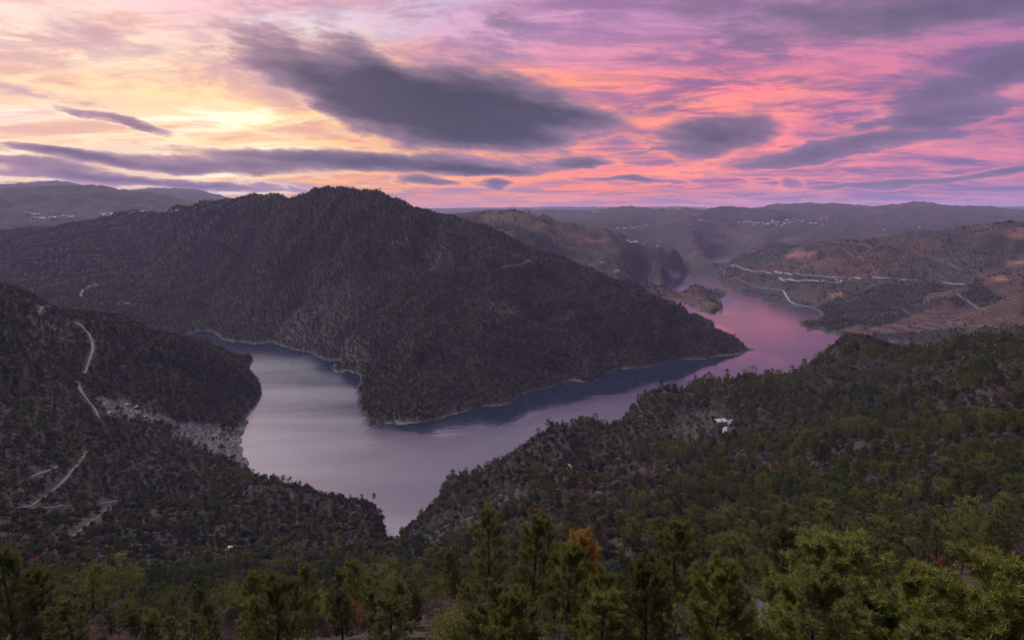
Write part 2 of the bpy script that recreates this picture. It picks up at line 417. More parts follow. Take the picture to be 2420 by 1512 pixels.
# left spur crest, its flank and the near lower spur
for x, y, Y in [(-200, 640, 800), (0, 690, 880), (100, 715, 920), (200, 745, 960), (300, 765, 1000), (400, 786, 1050), (470, 808, 1090), (530, 838, 1120), (580, 872, 1145),
                (200, 850, 830), (100, 800, 830), (0, 800, 780), (0, 920, 680), (100, 1000, 610), (230, 960, 720), (350, 900, 880), (450, 920, 930), (520, 960, 970), (400, 1000, 800), (500, 1040, 810), (300, 1060, 690), (480, 1090, 740), (560, 1090, 780),
                (150, 1100, 560), (0, 1080, 540), (350, 1130, 620), (550, 1120, 690), (640, 1118, 670), (720, 1145, 645), (800, 1168, 625), (860, 1180, 612), (895, 1210, 610), (905, 1245, 600), (800, 1230, 560), (650, 1200, 560), (500, 1180, 560), (300, 1180, 540),
                (700, 1270, 480), (500, 1280, 450), (300, 1280, 430), (100, 1220, 440), (0, 1250, 390), (-200, 1100, 450), (-200, 900, 620), (-300, 760, 700)]:
    G(x, y, Y, -TREE)
for x, y in [(640, 1104), (720, 1130), (800, 1155), (860, 1168), (896, 1195)]:
    Yb = 0.5 * (650 + on_water(x, y)[1])
    Wp(ray(x, y)[0] / ray(x, y)[1] * Yb, Yb, -3)
Wp(-350, 1330, 4); Wp(-550, 1400, 6); Wp(-800, 1350, 10)
# at the camera's feet and behind it
for x, y, z in [(0, 0, 297), (0, 8, 294), (0, 25, 280), (25, 40, 270), (-25, 40, 269), (0, 60, 257), (60, 80, 252), (-60, 80, 245), (60, 20, 292), (-60, 20, 285), (150, 60, 285), (-150, 60, 270),
                (300, 100, 290), (-300, 150, 240), (0, -50, 320), (200, -50, 330), (-200, -50, 315), (0, -400, 380), (800, -100, 380), (-800, 0, 330), (700, 300, 280), (-700, 500, 240),
                (1500, 500, 360), (-1500, 700, 250), (1200, 900, 250), (2500, 1500, 300), (-2500, 1500, 200), (3000, -1000, 420), (-3000, -1000, 420), (0, -3000, 450), (9000, 0, 450), (-9000, 0, 450), (0, -15000, 450), (20000, 0, 400), (-20000, 0, 400)]:
    Wp(x, y, z)

CP = np.array(CP)
VS = 0.30


def uv_of(X, Y):
    r = np.maximum(np.hypot(X, Y), 3.0)
    return np.arctan2(X, Y), VS * np.log(r)


cu, cv = uv_of(CP[:, 0], CP[:, 1])
PQ = np.stack([cu, cv], 1)


def tps_k(a, b):
    d2 = (a[:, None, 0] - b[None, :, 0]) ** 2 + (a[:, None, 1] - b[None, :, 1]) ** 2
    return 0.5 * d2 * np.log(d2 + 1e-9)


n_cp = len(CP)
K = tps_k(PQ, PQ) + np.eye(n_cp) * 2e-5
Pm = np.concatenate([np.ones((n_cp, 1)), PQ], 1)
Am = np.zeros((n_cp + 3, n_cp + 3))
Am[:n_cp, :n_cp] = K
Am[:n_cp, n_cp:] = Pm
Am[n_cp:, :n_cp] = Pm.T
WT = np.linalg.solve(Am, np.concatenate([CP[:, 2], np.zeros(3)]))


def tps(u, v):
    out = np.empty(u.size)
    q = np.stack([u.ravel(), v.ravel()], 1).astype(np.float64)
    for i in range(0, len(q), 20000):
        c = q[i:i + 20000]
        out[i:i + 20000] = tps_k(c, PQ) @ WT[:n_cp] + WT[n_cp] + c @ WT[n_cp + 1:]
    return out.reshape(u.shape)


PERM = RNG.permutation(4096)
GRAD = RNG.uniform(0, 2 * np.pi, 4096)
GX, GY = np.cos(GRAD), np.sin(GRAD)


def pnoise(x, y):
    xi, yi = np.floor(x).astype(np.int64), np.floor(y).astype(np.int64)
    fx, fy = x - xi, y - yi
    ux, uy = fx * fx * fx * (fx * (fx * 6 - 15) + 10), fy * fy * fy * (fy * (fy * 6 - 15) + 10)

    def h(a, b):
        k = PERM[(PERM[a & 4095] + b) & 4095]
        return GX[k] * (x - a) + GY[k] * (y - b)
    n00, n10, n01, n11 = h(xi, yi), h(xi + 1, yi), h(xi, yi + 1), h(xi + 1, yi + 1)
    return 1.5 * ((n00 * (1 - ux) + n10 * ux) * (1 - uy) + (n01 * (1 - ux) + n11 * ux) * uy)


def fbm(x, y, o=4):
    s, a, f, t = 0.0, 1.0, 1.0, 0.0
    for i in range(o):
        s = s + a * pnoise(x * f + 17.3 * i, y * f - 9.1 * i)
        t += a
        a *= 0.5
        f *= 2.03
    return s / t


def ridged(x, y, o=3):
    s, a, f, t = 0.0, 1.0, 1.0, 0.0
    for i in range(o):
        s = s + a * (1 - np.abs(pnoise(x * f + 31.7 * i, y * f + 5.3 * i)) * 1.7)
        t += a
        a *= 0.5
        f *= 2.07
    return s / t


_t = RNG.uniform(0, 900, (2, 4000))
RM = float(ridged(_t[0], _t[1]).mean())


def relief(X, Y, z):
    """gullies, knolls and broken ground on top of the broad shape"""
    r = np.hypot(X, Y)
    amp = np.clip((z - 2) / 40, 0, 1) * np.clip((r - 90) / 300, 0, 1)
    far = np.clip((r - 3500) / 4000, 0, 1)
    n = amp * (ridged(X / 330 + 5, Y / 330, 3) - RM) * 44 * np.clip((r - 500) / 700, 0, 1) * (1 - 0.4 * far)
    n = n + amp * (ridged(X / 130, Y / 130) - RM) * (13 + 5 * far) + amp * fbm(X / 50, Y / 50, 3) * 4.5 * (1 - 0.5 * far)
    n = n + amp * far * (ridged(X / 1100, Y / 1100, 4) - RM) * 60
    return n


# the broad shape is fitted so that shape and relief together pass through the surveyed points
WT = np.linalg.solve(Am, np.concatenate([CP[:, 2] - relief(CP[:, 0], CP[:, 1], CP[:, 2]), np.zeros(3)]))


def height(X, Y):
    u, v = uv_of(X, Y)
    z = tps(u, v)
    r = np.hypot(X, Y)
    z = np.where((r < 62) & (np.abs(u) < 1.9), np.minimum(z, 297.6 - np.where(np.abs(u) < 1.2, 0.72, 0.42) * r), z)
    back = np.clip((np.abs(u) - 1.7) / 0.5, 0, 1)
    z = z * (1 - back) + back * np.where(r < 60, 300 + r * 0.3, np.minimum(318 + (r - 60) * 0.05, 460))
    z = z + relief(X, Y, z)
    z = z + np.clip((z + 1) / 6, 0, 1) * fbm(X / 14, Y / 14, 2) * np.clip(r / 150, 0.1, 1.0) * 1.0
    shore = np.clip(1 - np.abs(z) / 8, 0, 1)
    z = z + shore * fbm(X / 22, Y / 22, 3) * 2.6
    return np.maximum(z, -16.0)


cols = np.concatenate([np.linspace(-180, -60, 40)[:-1], np.linspace(-60, -42, 26)[:-1], np.linspace(-42, 42, 660), np.linspace(42, 60, 26)[1:], np.linspace(60, 180, 40)[1:]]) * math.pi / 180
rows = np.concatenate([np.geomspace(2.5, 60, 46)[:-1], np.geomspace(60, 5200, 500), np.geomspace(5200, 32000, 110)[1:]])
TH, RR = np.meshgrid(cols, rows, indexing='ij')
TX, TY = RR * np.sin(TH), RR * np.cos(TH)
TZ = height(TX, TY)
NCOL, NROW = TZ.shape
SLOPE = (TZ - H) / RR                       # tangent of the angle of sight to each ground point
HORIZ = np.maximum.accumulate(SLOPE, axis=1)


def z_at(x, y):
    """ground height by interpolation in the sheet"""
    x, y = np.asarray(x, float), np.asarray(y, float)
    th, r = np.arctan2(x, y), np.hypot(x, y)
    i = np.clip(np.searchsorted(cols, th) - 1, 0, NCOL - 2)
    j = np.clip(np.searchsorted(rows, r) - 1, 0, NROW - 2)
    a = np.clip((th - cols[i]) / (cols[i + 1] - cols[i]), 0, 1)
    b = np.clip((r - rows[j]) / (rows[j + 1] - rows[j]), 0, 1)
    return (TZ[i, j] * (1 - a) + TZ[i + 1, j] * a) * (1 - b) + (TZ[i, j + 1] * (1 - a) + TZ[i + 1, j + 1] * a) * b


def in_sight(x, y, ztop, slack=0.0):
    """does a point at height ztop clear the ground in front of it"""
    th, r = np.arctan2(x, y), np.hypot(x, y)
    i = np.clip(np.searchsorted(cols, th) - 1, 0, NCOL - 2)
    j = np.clip(np.searchsorted(rows, r * 0.985) - 1, 0, NROW - 1)
    return (ztop + slack - H) / r > HORIZ[i, j]


def drape(x, y):
    """where the line of sight through a survey point meets the ground"""
    d = ray(x, y)
    hx = math.hypot(d[0], d[1])
    th, sl = math.atan2(d[0], d[1]), d[2] / hx
    i = int(np.clip(np.searchsorted(cols, th) - 1, 0, NCOL - 2))
    a = (th - cols[i]) / (cols[i + 1] - cols[i])
    z = TZ[i] * (1 - a) + TZ[i + 1] * a
    s = (z - H) / rows
    k = np.nonzero(s[20:] >= sl)[0]
    if len(k) == 0:
        r = rows[np.argmax(s[20:]) + 20]
    else:
        k = k[0] + 20
        f = (sl - s[k - 1]) / max(s[k] - s[k - 1], 1e-9)
        r = rows[k - 1] + (rows[k] - rows[k - 1]) * min(max(f, 0), 1)
    X, Y = r * math.sin(th), r * math.cos(th)
    return X, Y, float(z_at(X, Y))


def in_poly(px, py, poly):
    ins = np.zeros(px.shape, bool)
    n = len(poly)
    for k in range(n):
        x1, y1 = poly[k]
        x2, y2 = poly[(k + 1) % n]
        c = (y1 > py) != (y2 > py)
        with np.errstate(divide='ignore', invalid='ignore'):
            ins ^= c & (px < (x2 - x1) * (py - y1) / (y2 - y1 + 1e-12) + x1)
    return ins


def region(pts):
    return [drape(x, y)[:2] for x, y in pts]

def new_mat(name):
    m = bpy.data.materials.new(name)
    m.use_nodes = True
    g = NG(m.node_tree)
    b = m.node_tree.nodes['Principled BSDF']
    return m, g, b


def mesh_obj(name, verts, faces, mat, parent=None, smooth=False):
    me = bpy.data.meshes.new(name)
    me.from_pydata(verts, [], faces)
    if mat:
        me.materials.append(mat)
    if smooth:
        me.polygons.foreach_set('use_smooth', [True] * len(me.polygons))
    o = bpy.data.objects.new(name, me)
    COL.objects.link(o)
    o.parent = parent
    return o


def tag(o, label=None, cat=None, group=None, kind=None):
    if label: o['label'] = label
    if cat: o['category'] = cat
    if group: o['group'] = group
    if kind: o['kind'] = kind
    return o


def np_mesh(name, V, F, mat=None):
    """V (n,3), F (m,k) with k fixed"""
    me = bpy.data.meshes.new(name)
    V = np.ascontiguousarray(V, np.float32)
    F = np.ascontiguousarray(F, np.int32)
    k = F.shape[1]
    me.vertices.add(len(V)); me.loops.add(F.size); me.polygons.add(len(F))
    me.vertices.foreach_set('co', V.ravel())
    me.polygons.foreach_set('loop_start', np.arange(0, F.size, k, dtype=np.int32))
    me.loops.foreach_set('vertex_index', F.ravel())
    me.update(calc_edges=True)
    if mat:
        me.materials.append(mat)
    return me


REG = {
    'vine': [
        region([(1100, 512), (1230, 505), (1330, 528), (1450, 560), (1440, 590), (1300, 560), (1150, 530)]),
        region([(1960, 620), (2060, 590), (2130, 590), (2090, 650), (2000, 665), (1950, 650)]),
        region([(2030, 600), (2160, 585), (2110, 640), (2060, 640)]),
        region([(2230, 705), (2420, 690), (2420, 770), (2330, 770), (2250, 760), (2160, 745)]),
        region([(2060, 775), (2160, 745), (2250, 762), (2330, 772), (2250, 790), (2080, 792)]),
        region([(2160, 690), (2300, 680), (2250, 705), (2180, 720)]),
        region([(1960, 785), (2020, 770), (2090, 772), (2060, 795)]),
        region([(1790, 640), (1860, 615), (1900, 640), (1850, 650)]),
        region([(1545, 672), (1600, 690), (1700, 720), (1708, 733), (1650, 746), (1600, 726), (1555, 700)]),
        region([(1500, 660), (1540, 665), (1600, 690), (1580, 695), (1520, 675)]),
        region([(1560, 600), (1640, 590), (1720, 600), (1640, 612)]),
        region([(1380, 605), (1420, 640), (1380, 640), (1340, 615)]),
        region([(2280, 545), (2420, 530), (2420, 545), (2300, 560)]),
        region([(1860, 700), (1930, 690), (1960, 720), (1920, 726)]),
        region([(2130, 580), (2200, 565), (2260, 575), (2180, 610)]),
        region([(2290, 640), (2420, 628), (2420, 690), (2300, 672)]),
        region([(1990, 560), (2060, 570), (2030, 590), (1960, 590)]),
        region([(1160, 520), (1260, 520), (1300, 545), (1200, 540)]),
    ],
    'soil': [
        region([(1852, 602), (1880, 594), (1935, 600), (1930, 608), (1860, 610)]),
        region([(1955, 695), (1998, 690), (1985, 703), (1958, 703)]),
        region([(2365, 555), (2400, 538), (2420, 538), (2420, 567), (2390, 562)]),
        region([(2375, 622), (2420, 612), (2420, 625), (2380, 630)]),
        region([(2330, 660), (2390, 655), (2370, 665)]),
    ],
    'rock': [
        region([(420, 1010), (480, 995), (540, 1010), (574, 1035), (575, 1065), (592, 1096), (560, 1090), (500, 1070), (450, 1050), (400, 1030)]),
        region([(220, 940), (300, 945), (400, 985), (470, 1000), (430, 1020), (330, 990), (240, 975)]),
    ],
    'bare': [
        region([(640, 800), (700, 740), (790, 670), (860, 650), (890, 690), (850, 740), (840, 790), (880, 850), (840, 880), (800, 845), (720, 825)]),
        region([(30, 740), (110, 730), (190, 770), (170, 820), (80, 800)]),
        region([(1180, 615), (1260, 610), (1250, 625), (1190, 632)]),
        region([(1140, 715), (1230, 720), (1250, 760), (1170, 760)]),
        region([(1000, 600), (1060, 580), (1080, 620), (1020, 640)]),
        region([(890, 620), (950, 560), (985, 570), (930, 660)]),
    ],
    'grove': [
        region([(2080, 640), (2250, 590), (2400, 590), (2330, 640), (2200, 690), (2120, 700), (2060, 690)]),
        region([(2060, 790), (2250, 775), (2380, 790), (2300, 810), (2100, 810)]),
        region([(1960, 720), (2040, 700), (2200, 690), (2130, 735), (2020, 750)]),
        region([(1540, 1010), (1600, 975), (1700, 960), (1730, 990), (1680, 1030), (1600, 1050)]),
        region([(960, 1270), (1100, 1200), (1200, 1150), (1250, 1170), (1130, 1260), (1020, 1310)]),
    ],
}


def mask(kind, X, Y, soft=10.0):
    jx = X + fbm(X / 40 + 7, Y / 40, 2) * soft
    jy = Y + fbm(X / 40, Y / 40 + 3, 2) * soft
    m = np.zeros(X.shape, bool)
    for p in REG[kind]:
        m |= in_poly(jx, jy, p)
    return m


def build_terrain():
    V = np.stack([TX, TY, TZ], 2).reshape(-1, 3)
    idx = np.arange(NCOL * NROW).reshape(NCOL, NROW)
    F = np.stack([idx[:-1, :-1], idx[:-1, 1:], idx[1:, 1:], idx[1:, :-1]], 3 - 1).reshape(-1, 4)
    m, g, b = new_mat('hillside earth')
    pos = g.node('ShaderNodeNewGeometry').outputs['Position']
    nrm = g.node('ShaderNodeNewGeometry').outputs['Normal']
    zz = g.sep(pos)[2]
    at_ = lambda n: g.node('ShaderNodeAttribute', attribute_name=n).outputs['Fac']
    big = g.noise(pos, 0.004, 5, 0.6)
    med = g.noise(pos, 0.03, 5, 0.62)
    fine = g.noise(pos, 0.22, 5, 0.65)
    scrub = g.mix(g.smooth(med, 0.4, 0.62), (0.018, 0.019, 0.014, 1), (0.033, 0.027, 0.024, 1))
    scrub = g.mix(g.smooth(fine, 0.5, 0.72), scrub, (0.055, 0.046, 0.042, 1))
    # patchwork of far fields and woods
    vo = g.node('ShaderNodeTexVoronoi')
    g.put(vo.inputs['Vector'], g.vmath('ADD', g.vmath('MULTIPLY', pos, (1, 1, 2.5)), g.vmath('SCALE', g.noise(pos, 0.006, 3, 0.5, color=True), scale=120.0)))
    vo.inputs['Scale'].default_value = 0.0052
    cell = g.sep(vo.outputs['Color'])[0]
    farc = g.ramp(cell, [(0.0, (0.020, 0.024, 0.018, 1)), (0.36, (0.028, 0.030, 0.022, 1)), (0.42, (0.042, 0.022, 0.018, 1)), (0.62, (0.054, 0.029, 0.022, 1)), (0.68, (0.034, 0.029, 0.020, 1)), (0.9, (0.040, 0.033, 0.024, 1)), (0.96, (0.12, 0.060, 0.042, 1))])
    farc = g.mix(0.5, farc, g.mix(g.smooth(med, 0.35, 0.65), (0.016, 0.018, 0.014, 1), (0.042, 0.032, 0.028, 1)))
    # contour terraces
    wv = g.math('SINE', g.math('MULTIPLY', g.math('ADD', zz, g.math('MULTIPLY', med, 5.0)), 1.35))
    terr = g.smooth(wv, -0.2, 0.75)
    farc = g.mix(g.math('MULTIPLY', g.smooth(cell, 0.38, 0.44), g.math('MULTIPLY', terr, 0.35)), farc, (0.03, 0.032, 0.02, 1))
    litter = g.mix(g.smooth(fine, 0.4, 0.65), (0.022, 0.018, 0.012, 1), (0.06, 0.042, 0.03, 1))
    scrub = g.mix(g.smooth(g.vmath('LENGTH', g.vmath('SUBTRACT', pos, (0, 0, 300.0))), 420.0, 200.0), scrub, litter)   # needle litter under the near pines
    col = g.mix(at_('far'), scrub, farc)
    vinec = g.mix(terr, g.mix(g.smooth(fine, 0.35, 0.65), (0.058, 0.036, 0.025, 1), (0.080, 0.050, 0.033, 1)), g.mix(big, (0.036, 0.018, 0.015, 1), (0.028, 0.020, 0.013, 1)))
    col = g.mix(at_('vine'), col, vinec)
    grv = g.mix(g.smooth(fine, 0.42, 0.6), (0.050, 0.037, 0.033, 1), (0.026, 0.028, 0.021, 1))
    col = g.mix(at_('grove'), col, grv)
    col = g.mix(at_('soil'), col, g.mix(fine, (0.17, 0.080, 0.055, 1), (0.23, 0.115, 0.075, 1)))
    # slabs of pale schist, layered down the slope
    q = g.node('ShaderNodeMapping')
    g.put(q.inputs['Vector'], pos)
    q.inputs['Rotation'].default_value = (0.5, 0.35, R(28))
    q.inputs['Scale'].default_value = (0.35, 0.035, 0.5)
    lay = g.noise(q.outputs[0], 1.0, 6, 0.68)
    rockc = g.ramp(lay, [(0.30, (0.05, 0.045, 0.045, 1)), (0.46, (0.050, 0.044, 0.044, 1)), (0.56, (0.105, 0.095, 0.097, 1)), (0.7, (0.20, 0.185, 0.185, 1))])
    rockc = g.mix(g.smooth(med, 0.56, 0.7), rockc, (0.06, 0.055, 0.045, 1))
    col = g.mix(at_('rock'), col, rockc)
    barec = g.mix(g.smooth(lay, 0.5, 0.66), g.mix(g.smooth(fine, 0.4, 0.6), (0.035, 0.030, 0.027, 1), (0.060, 0.040, 0.034, 1)), (0.105, 0.088, 0.085, 1))
    col = g.mix(g.math('MULTIPLY', at_('bare'), 0.9), col, barec)
    # washed rim of rock at the water line
    rim = g.math('MULTIPLY', g.smooth(g.math('ADD', zz, g.math('MULTIPLY', fine, 2.6)), 2.9, 1.9), g.smooth(med, 0.42, 0.60, 0.05, 0.75))
    col = g.mix(rim, col, g.mix(g.smooth(fine, 0.4, 0.6), (0.05, 0.045, 0.045, 1), (0.14, 0.126, 0.125, 1)))
    g.put(b.inputs['Base Color'], col)
    b.inputs['Roughness'].default_value = 0.95
    b.inputs['Specular IOR Level'].default_value = 0.1
    bp = g.node('ShaderNodeBump')
    bp.inputs['Strength'].default_value = 1.0
    bp.inputs['Distance'].default_value = 2.2
    g.put(bp.inputs['Height'], g.math('ADD', fine, g.math('MULTIPLY', lay, g.math('MULTIPLY', at_('rock'), 1.2))))
    g.put(b.inputs['Normal'], bp.outputs[0])
    me = np_mesh('hillside_terrain', V, F, m)
    me.polygons.foreach_set('use_smooth', np.ones(len(me.polygons), bool))
    for k in REG:
        a = me.attributes.new(k, 'FLOAT', 'POINT')
        mk = mask(k, TX, TY).astype(np.float32)
        for _ in range(2):
            mk[1:-1, 1:-1] = (mk[1:-1, 1:-1] * 2 + mk[:-2, 1:-1] + mk[2:, 1:-1] + mk[1:-1, :-2] + mk[1:-1, 2:]) / 6
        a.data.foreach_set('value', mk.ravel())
    a = me.attributes.new('far', 'FLOAT', 'POINT')
    fr = np.clip((RR - 2500) / 500, 0, 1) * np.where(TH < -0.08, np.clip((RR - 3300) / 1200, 0, 0.6), 1.0)
    a.data.foreach_set('value', fr.astype(np.float32).ravel())
    o = bpy.data.objects.new('hillside_terrain', me)
    COL.objects.link(o)
    tag(o, 'steep brown and green river gorge hillsides running to the horizon', kind='structure')
    return o


terrain = build_terrain()


def build_water():
    xs = np.concatenate([np.linspace(-2600, -700, 12)[:-1], np.linspace(-700, 1300, 140), np.linspace(1300, 2600, 10)[1:]])
    ys = np.concatenate([np.linspace(520, 2500, 150), np.linspace(2500, 4300, 20)[1:]])
    X, Y = np.meshgrid(xs, ys, indexing='ij')
    V = np.stack([X, Y, np.zeros_like(X)], 2).reshape(-1, 3)
    idx = np.arange(X.size).reshape(X.shape)
    F = np.stack([idx[:-1, :-1], idx[1:, :-1], idx[1:, 1:], idx[:-1, 1:]], 2).reshape(-1, 4)
    m, g, b = new_mat('river water')
    pos = g.node('ShaderNodeNewGeometry').outputs['Position']
    # wind: slicks in the lee of the peninsula lie calm as a mirror, the open reach is ruffled
    q = g.node('ShaderNodeMapping')
    g.put(q.inputs['Vector'], pos)
    q.inputs['Rotation'].default_value = (0, 0, R(-32))
    q.inputs['Scale'].default_value = (0.0016, 0.0060, 1)
    wind = g.noise(q.outputs[0], 1.0, 5, 0.55, 0.6)
    lee = g.node('ShaderNodeAttribute', attribute_name='lee').outputs['Fac']
    sl = g.math('SUBTRACT', g.smooth(wind, 0.30, 0.66, 0.62, 0.92), g.math('MULTIPLY', lee, g.smooth(wind, 0.70, 0.50, 0.15, 1.6)), clamp=True)
    sl = g.math('MULTIPLY', sl, g.smooth(g.sep(pos)[1], 1900.0, 1150.0, 0.30, 1.0))
    g.put(b.inputs['Roughness'], g.smooth(sl, 0.0, 1.0, 0.06, 0.34, 'LINEAR'))
    b.inputs['Base Color'].default_value = (0.008, 0.014, 0.030, 1)
    b.inputs['IOR'].default_value = 2.25
    b.inputs['Specular IOR Level'].default_value = 0.5
    b.inputs['Specular Tint'].default_value = (1, 1, 1, 1)
    bp = g.node('ShaderNodeBump')
    bp.inputs['Strength'].default_value = 0.12
    bp.inputs['Distance'].default_value = 0.6
    g.put(bp.inputs['Height'], g.noise(pos, 0.12, 3, 0.5))
    g.put(b.inputs['Normal'], bp.outputs[0])
    me = np_mesh('river', V, F, m)
    # shelter: water with land close by on the far side
    lee = np.zeros(X.shape)
    for dd in (12, 30, 55, 85, 120, 160):
        lee += np.clip((z_at(X - 0.25 * dd, Y + dd) - 2) / 25, 0, 1) * 0.45
    lee *= np.clip((np.arctan2(X, Y) + 0.34) / 0.12, 0.25, 1)
    a = me.attributes.new('lee', 'FLOAT', 'POINT')
    a.data.foreach_set('value', np.clip(lee, 0, 1).astype(np.float32).ravel())
    o = bpy.data.objects.new('river', me)
    COL.objects.link(o)
    tag(o, 'still river bending round the wooded peninsula and mirroring the dusk sky', kind='structure')


build_water()

# ------------------------------------------------------------------ vegetation: materials
def leaf_mat(name, stops, vary=0.35, trans=0.25, patch=0.012):
    """foliage whose tint varies from plant to plant"""
    m = bpy.data.materials.new(name)
    m.use_nodes = True
    g = NG(m.node_tree)
    g.n.clear()
    oi = g.node('ShaderNodeObjectInfo')
    rnd = oi.outputs['Random']
    pn = g.noise(oi.outputs['Location'], patch, 2, 0.5)
    f = g.math('ADD', g.math('MULTIPLY', rnd, 0.65), g.math('MULTIPLY', g.math('SUBTRACT', pn, 0.32), 1.0), clamp=True)
    col = g.ramp(f, stops)
    r2 = g.math('FRACT', g.math('MULTIPLY', rnd, 37.77))
    geo = g.node('ShaderNodeNewGeometry')
    r3 = geo.outputs['Random Per Island']
    val = g.math('ADD', 1.0 - vary, g.math('MULTIPLY', g.math('ADD', r2, g.math('MULTIPLY', r3, 0.9)), vary))
    hs = g.node('ShaderNodeHueSaturation')
    g.put(hs.inputs['Color'], col)
    g.put(hs.inputs['Value'], val)
    d = g.node('ShaderNodeBsdfDiffuse')
    g.put(d.inputs[0], hs.outputs[0])
    out = g.node('ShaderNodeOutputMaterial')
    if trans > 0:
        t = g.node('ShaderNodeBsdfTranslucent')
        g.put(t.inputs[0], hs.outputs[0])
        mx = g.node('ShaderNodeMixShader')
        mx.inputs[0].default_value = trans
        g.l.new(d.outputs[0], mx.inputs[1])
        g.l.new(t.outputs[0], mx.inputs[2])
        g.l.new(mx.outputs[0], out.inputs[0])
    else:
        g.l.new(d.outputs[0], out.inputs[0])
    return m


def bark_mat(name, a, b):
    m, g, bs = new_mat(name)
    oi = g.node('ShaderNodeObjectInfo')
    tc = g.node('ShaderNodeTexCoord').outputs['Object']
    n = g.noise(g.vmath('MULTIPLY', tc, (3, 3, 0.7)), 2.0, 4, 0.6)
    g.put(bs.inputs['Base Color'], g.mix(g.smooth(n, 0.35, 0.65), a, b))
    bs.inputs['Roughness'].default_value = 0.95
    bs.inputs['Specular IOR Level'].default_value = 0.1
    return m


M_PINE = leaf_mat('pine needles', [(0.0, (0.030, 0.040, 0.018, 1)), (0.35, (0.056, 0.068, 0.022, 1)), (0.65, (0.088, 0.100, 0.028, 1)), (0.85, (0.130, 0.138, 0.032, 1)), (1.0, (0.165, 0.160, 0.036, 1))])
M_PINE_LIT = leaf_mat('lit pine needles', [(0.0, (0.042, 0.052, 0.022, 1)), (0.35, (0.080, 0.092, 0.028, 1)), (0.65, (0.118, 0.128, 0.034, 1)), (0.85, (0.155, 0.160, 0.038, 1)), (1.0, (0.185, 0.175, 0.042, 1))])  # pine needle tones brightened, standing in for more light on the nearer slopes
M_PINE_FRESH = leaf_mat('bright pine needles', [(0.0, (0.110, 0.130, 0.030, 1)), (0.5, (0.145, 0.158, 0.036, 1)), (1.0, (0.175, 0.182, 0.042, 1))], 0.3)
M_PINE_DRY = leaf_mat('dying pine needles', [(0.0, (0.30, 0.16, 0.03, 1)), (1.0, (0.34, 0.20, 0.04, 1))], 0.5)
M_OAK = leaf_mat('dark evergreen leaves', [(0.0, (0.024, 0.030, 0.020, 1)), (0.4, (0.040, 0.046, 0.026, 1)), (0.75, (0.060, 0.062, 0.028, 1)), (1.0, (0.085, 0.080, 0.030, 1))])
M_OLIVE = leaf_mat('grey green leaves', [(0.0, (0.070, 0.078, 0.058, 1)), (0.5, (0.095, 0.105, 0.08, 1)), (1.0, (0.13, 0.14, 0.11, 1))])
M_TWIG = leaf_mat('bare twigs', [(0.0, (0.080, 0.062, 0.056, 1)), (0.4, (0.120, 0.090, 0.078, 1)), (0.75, (0.155, 0.110, 0.096, 1)), (1.0, (0.19, 0.118, 0.104, 1))], 0.4, 0.0)
M_HEATH = leaf_mat('brown heath twigs', [(0.0, (0.040, 0.034, 0.032, 1)), (0.5, (0.062, 0.048, 0.046, 1)), (1.0, (0.09, 0.062, 0.058, 1))], 0.4, 0.0)
M_RED = leaf_mat('red autumn leaves', [(0.0, (0.16, 0.030, 0.022, 1)), (0.6, (0.22, 0.045, 0.028, 1)), (1.0, (0.24, 0.075, 0.045, 1))], 0.45)
M_GOLD = leaf_mat('golden autumn leaves', [(0.0, (0.17, 0.105, 0.02, 1)), (1.0, (0.22, 0.14, 0.025, 1))], 0.45)
M_BARK = bark_mat('dark pine bark', (0.030, 0.024, 0.022, 1), (0.085, 0.065, 0.055, 1))
M_GREY = bark_mat('grey lichened bark', (0.11, 0.10, 0.095, 1), (0.27, 0.25, 0.24, 1))
M_DEAD = bark_mat('bleached dead wood', (0.26, 0.24, 0.23, 1), (0.5, 0.47, 0.46, 1))


# ------------------------------------------------------------------ vegetation: plants
class TriBag:
    def __init__(self):
        self.v, self.f, self.n = [], [], 0

    def add(self, V, F):
        self.v.append(np.asarray(V, np.float32))
        self.f.append(np.asarray(F, np.int32) + self.n)
        self.n += len(V)

    def tris(self, A, B, C_):
        k = len(A)
        V = np.stack([A, B, C_], 1).reshape(-1, 3)
        self.add(V, np.arange(3 * k).reshape(-1, 3))

    def tube(self, pts, rad, k=5):
        pts = np.asarray(pts, float)
        n = len(pts)
        d = np.gradient(pts, axis=0)
        d /= np.linalg.norm(d, axis=1)[:, None] + 1e-9
        ref = np.where(np.abs(d[:, 2:3]) > 0.9, np.array([[1.0, 0, 0]]), np.array([[0, 0, 1.0]]))
        a = np.cross(d, ref)
        a /= np.linalg.norm(a, axis=1)[:, None] + 1e-9
        b = np.cross(d, a)
        t = np.linspace(0, 2 * np.pi, k, endpoint=False)
        V = pts[:, None] + np.asarray(rad, float)[:, None, None] * (a[:, None] * np.cos(t)[None, :, None] + b[:, None] * np.sin(t)[None, :, None])
        i = np.arange(n - 1)[:, None] * k + np.arange(k)[None]
        j = np.arange(n - 1)[:, None] * k + (np.arange(k)[None] + 1) % k
        F = np.concatenate([np.stack([i, j, j + k], 2).reshape(-1, 3), np.stack([i, j + k, i + k], 2).reshape(-1, 3)])
        self.add(V.reshape(-1, 3), F)

    def mesh(self, name, mat):
        return np_mesh(name, np.concatenate(self.v), np.concatenate(self.f), mat)


def unit(v):
    return v / (np.linalg.norm(v, axis=-1, keepdims=True) + 1e-9)


def needles(bag, P, D, n, ln, wd, rng, spread=0.95):
    """n needles burst from every point P along direction D"""
    k = len(P)
    P = np.repeat(P, n, 0)
    D = np.repeat(D, n, 0)
    d = unit(D * 0.75 + rng.normal(size=P.shape) * spread * 0.6)
    l = ln * rng.uniform(0.6, 1.15, (len(P), 1))
    s = unit(np.cross(d, rng.normal(size=P.shape))) * wd * 0.5
    o = P + rng.normal(size=P.shape) * ln * 0.16
    bag.tris(o - s, o + s, o + d * l)


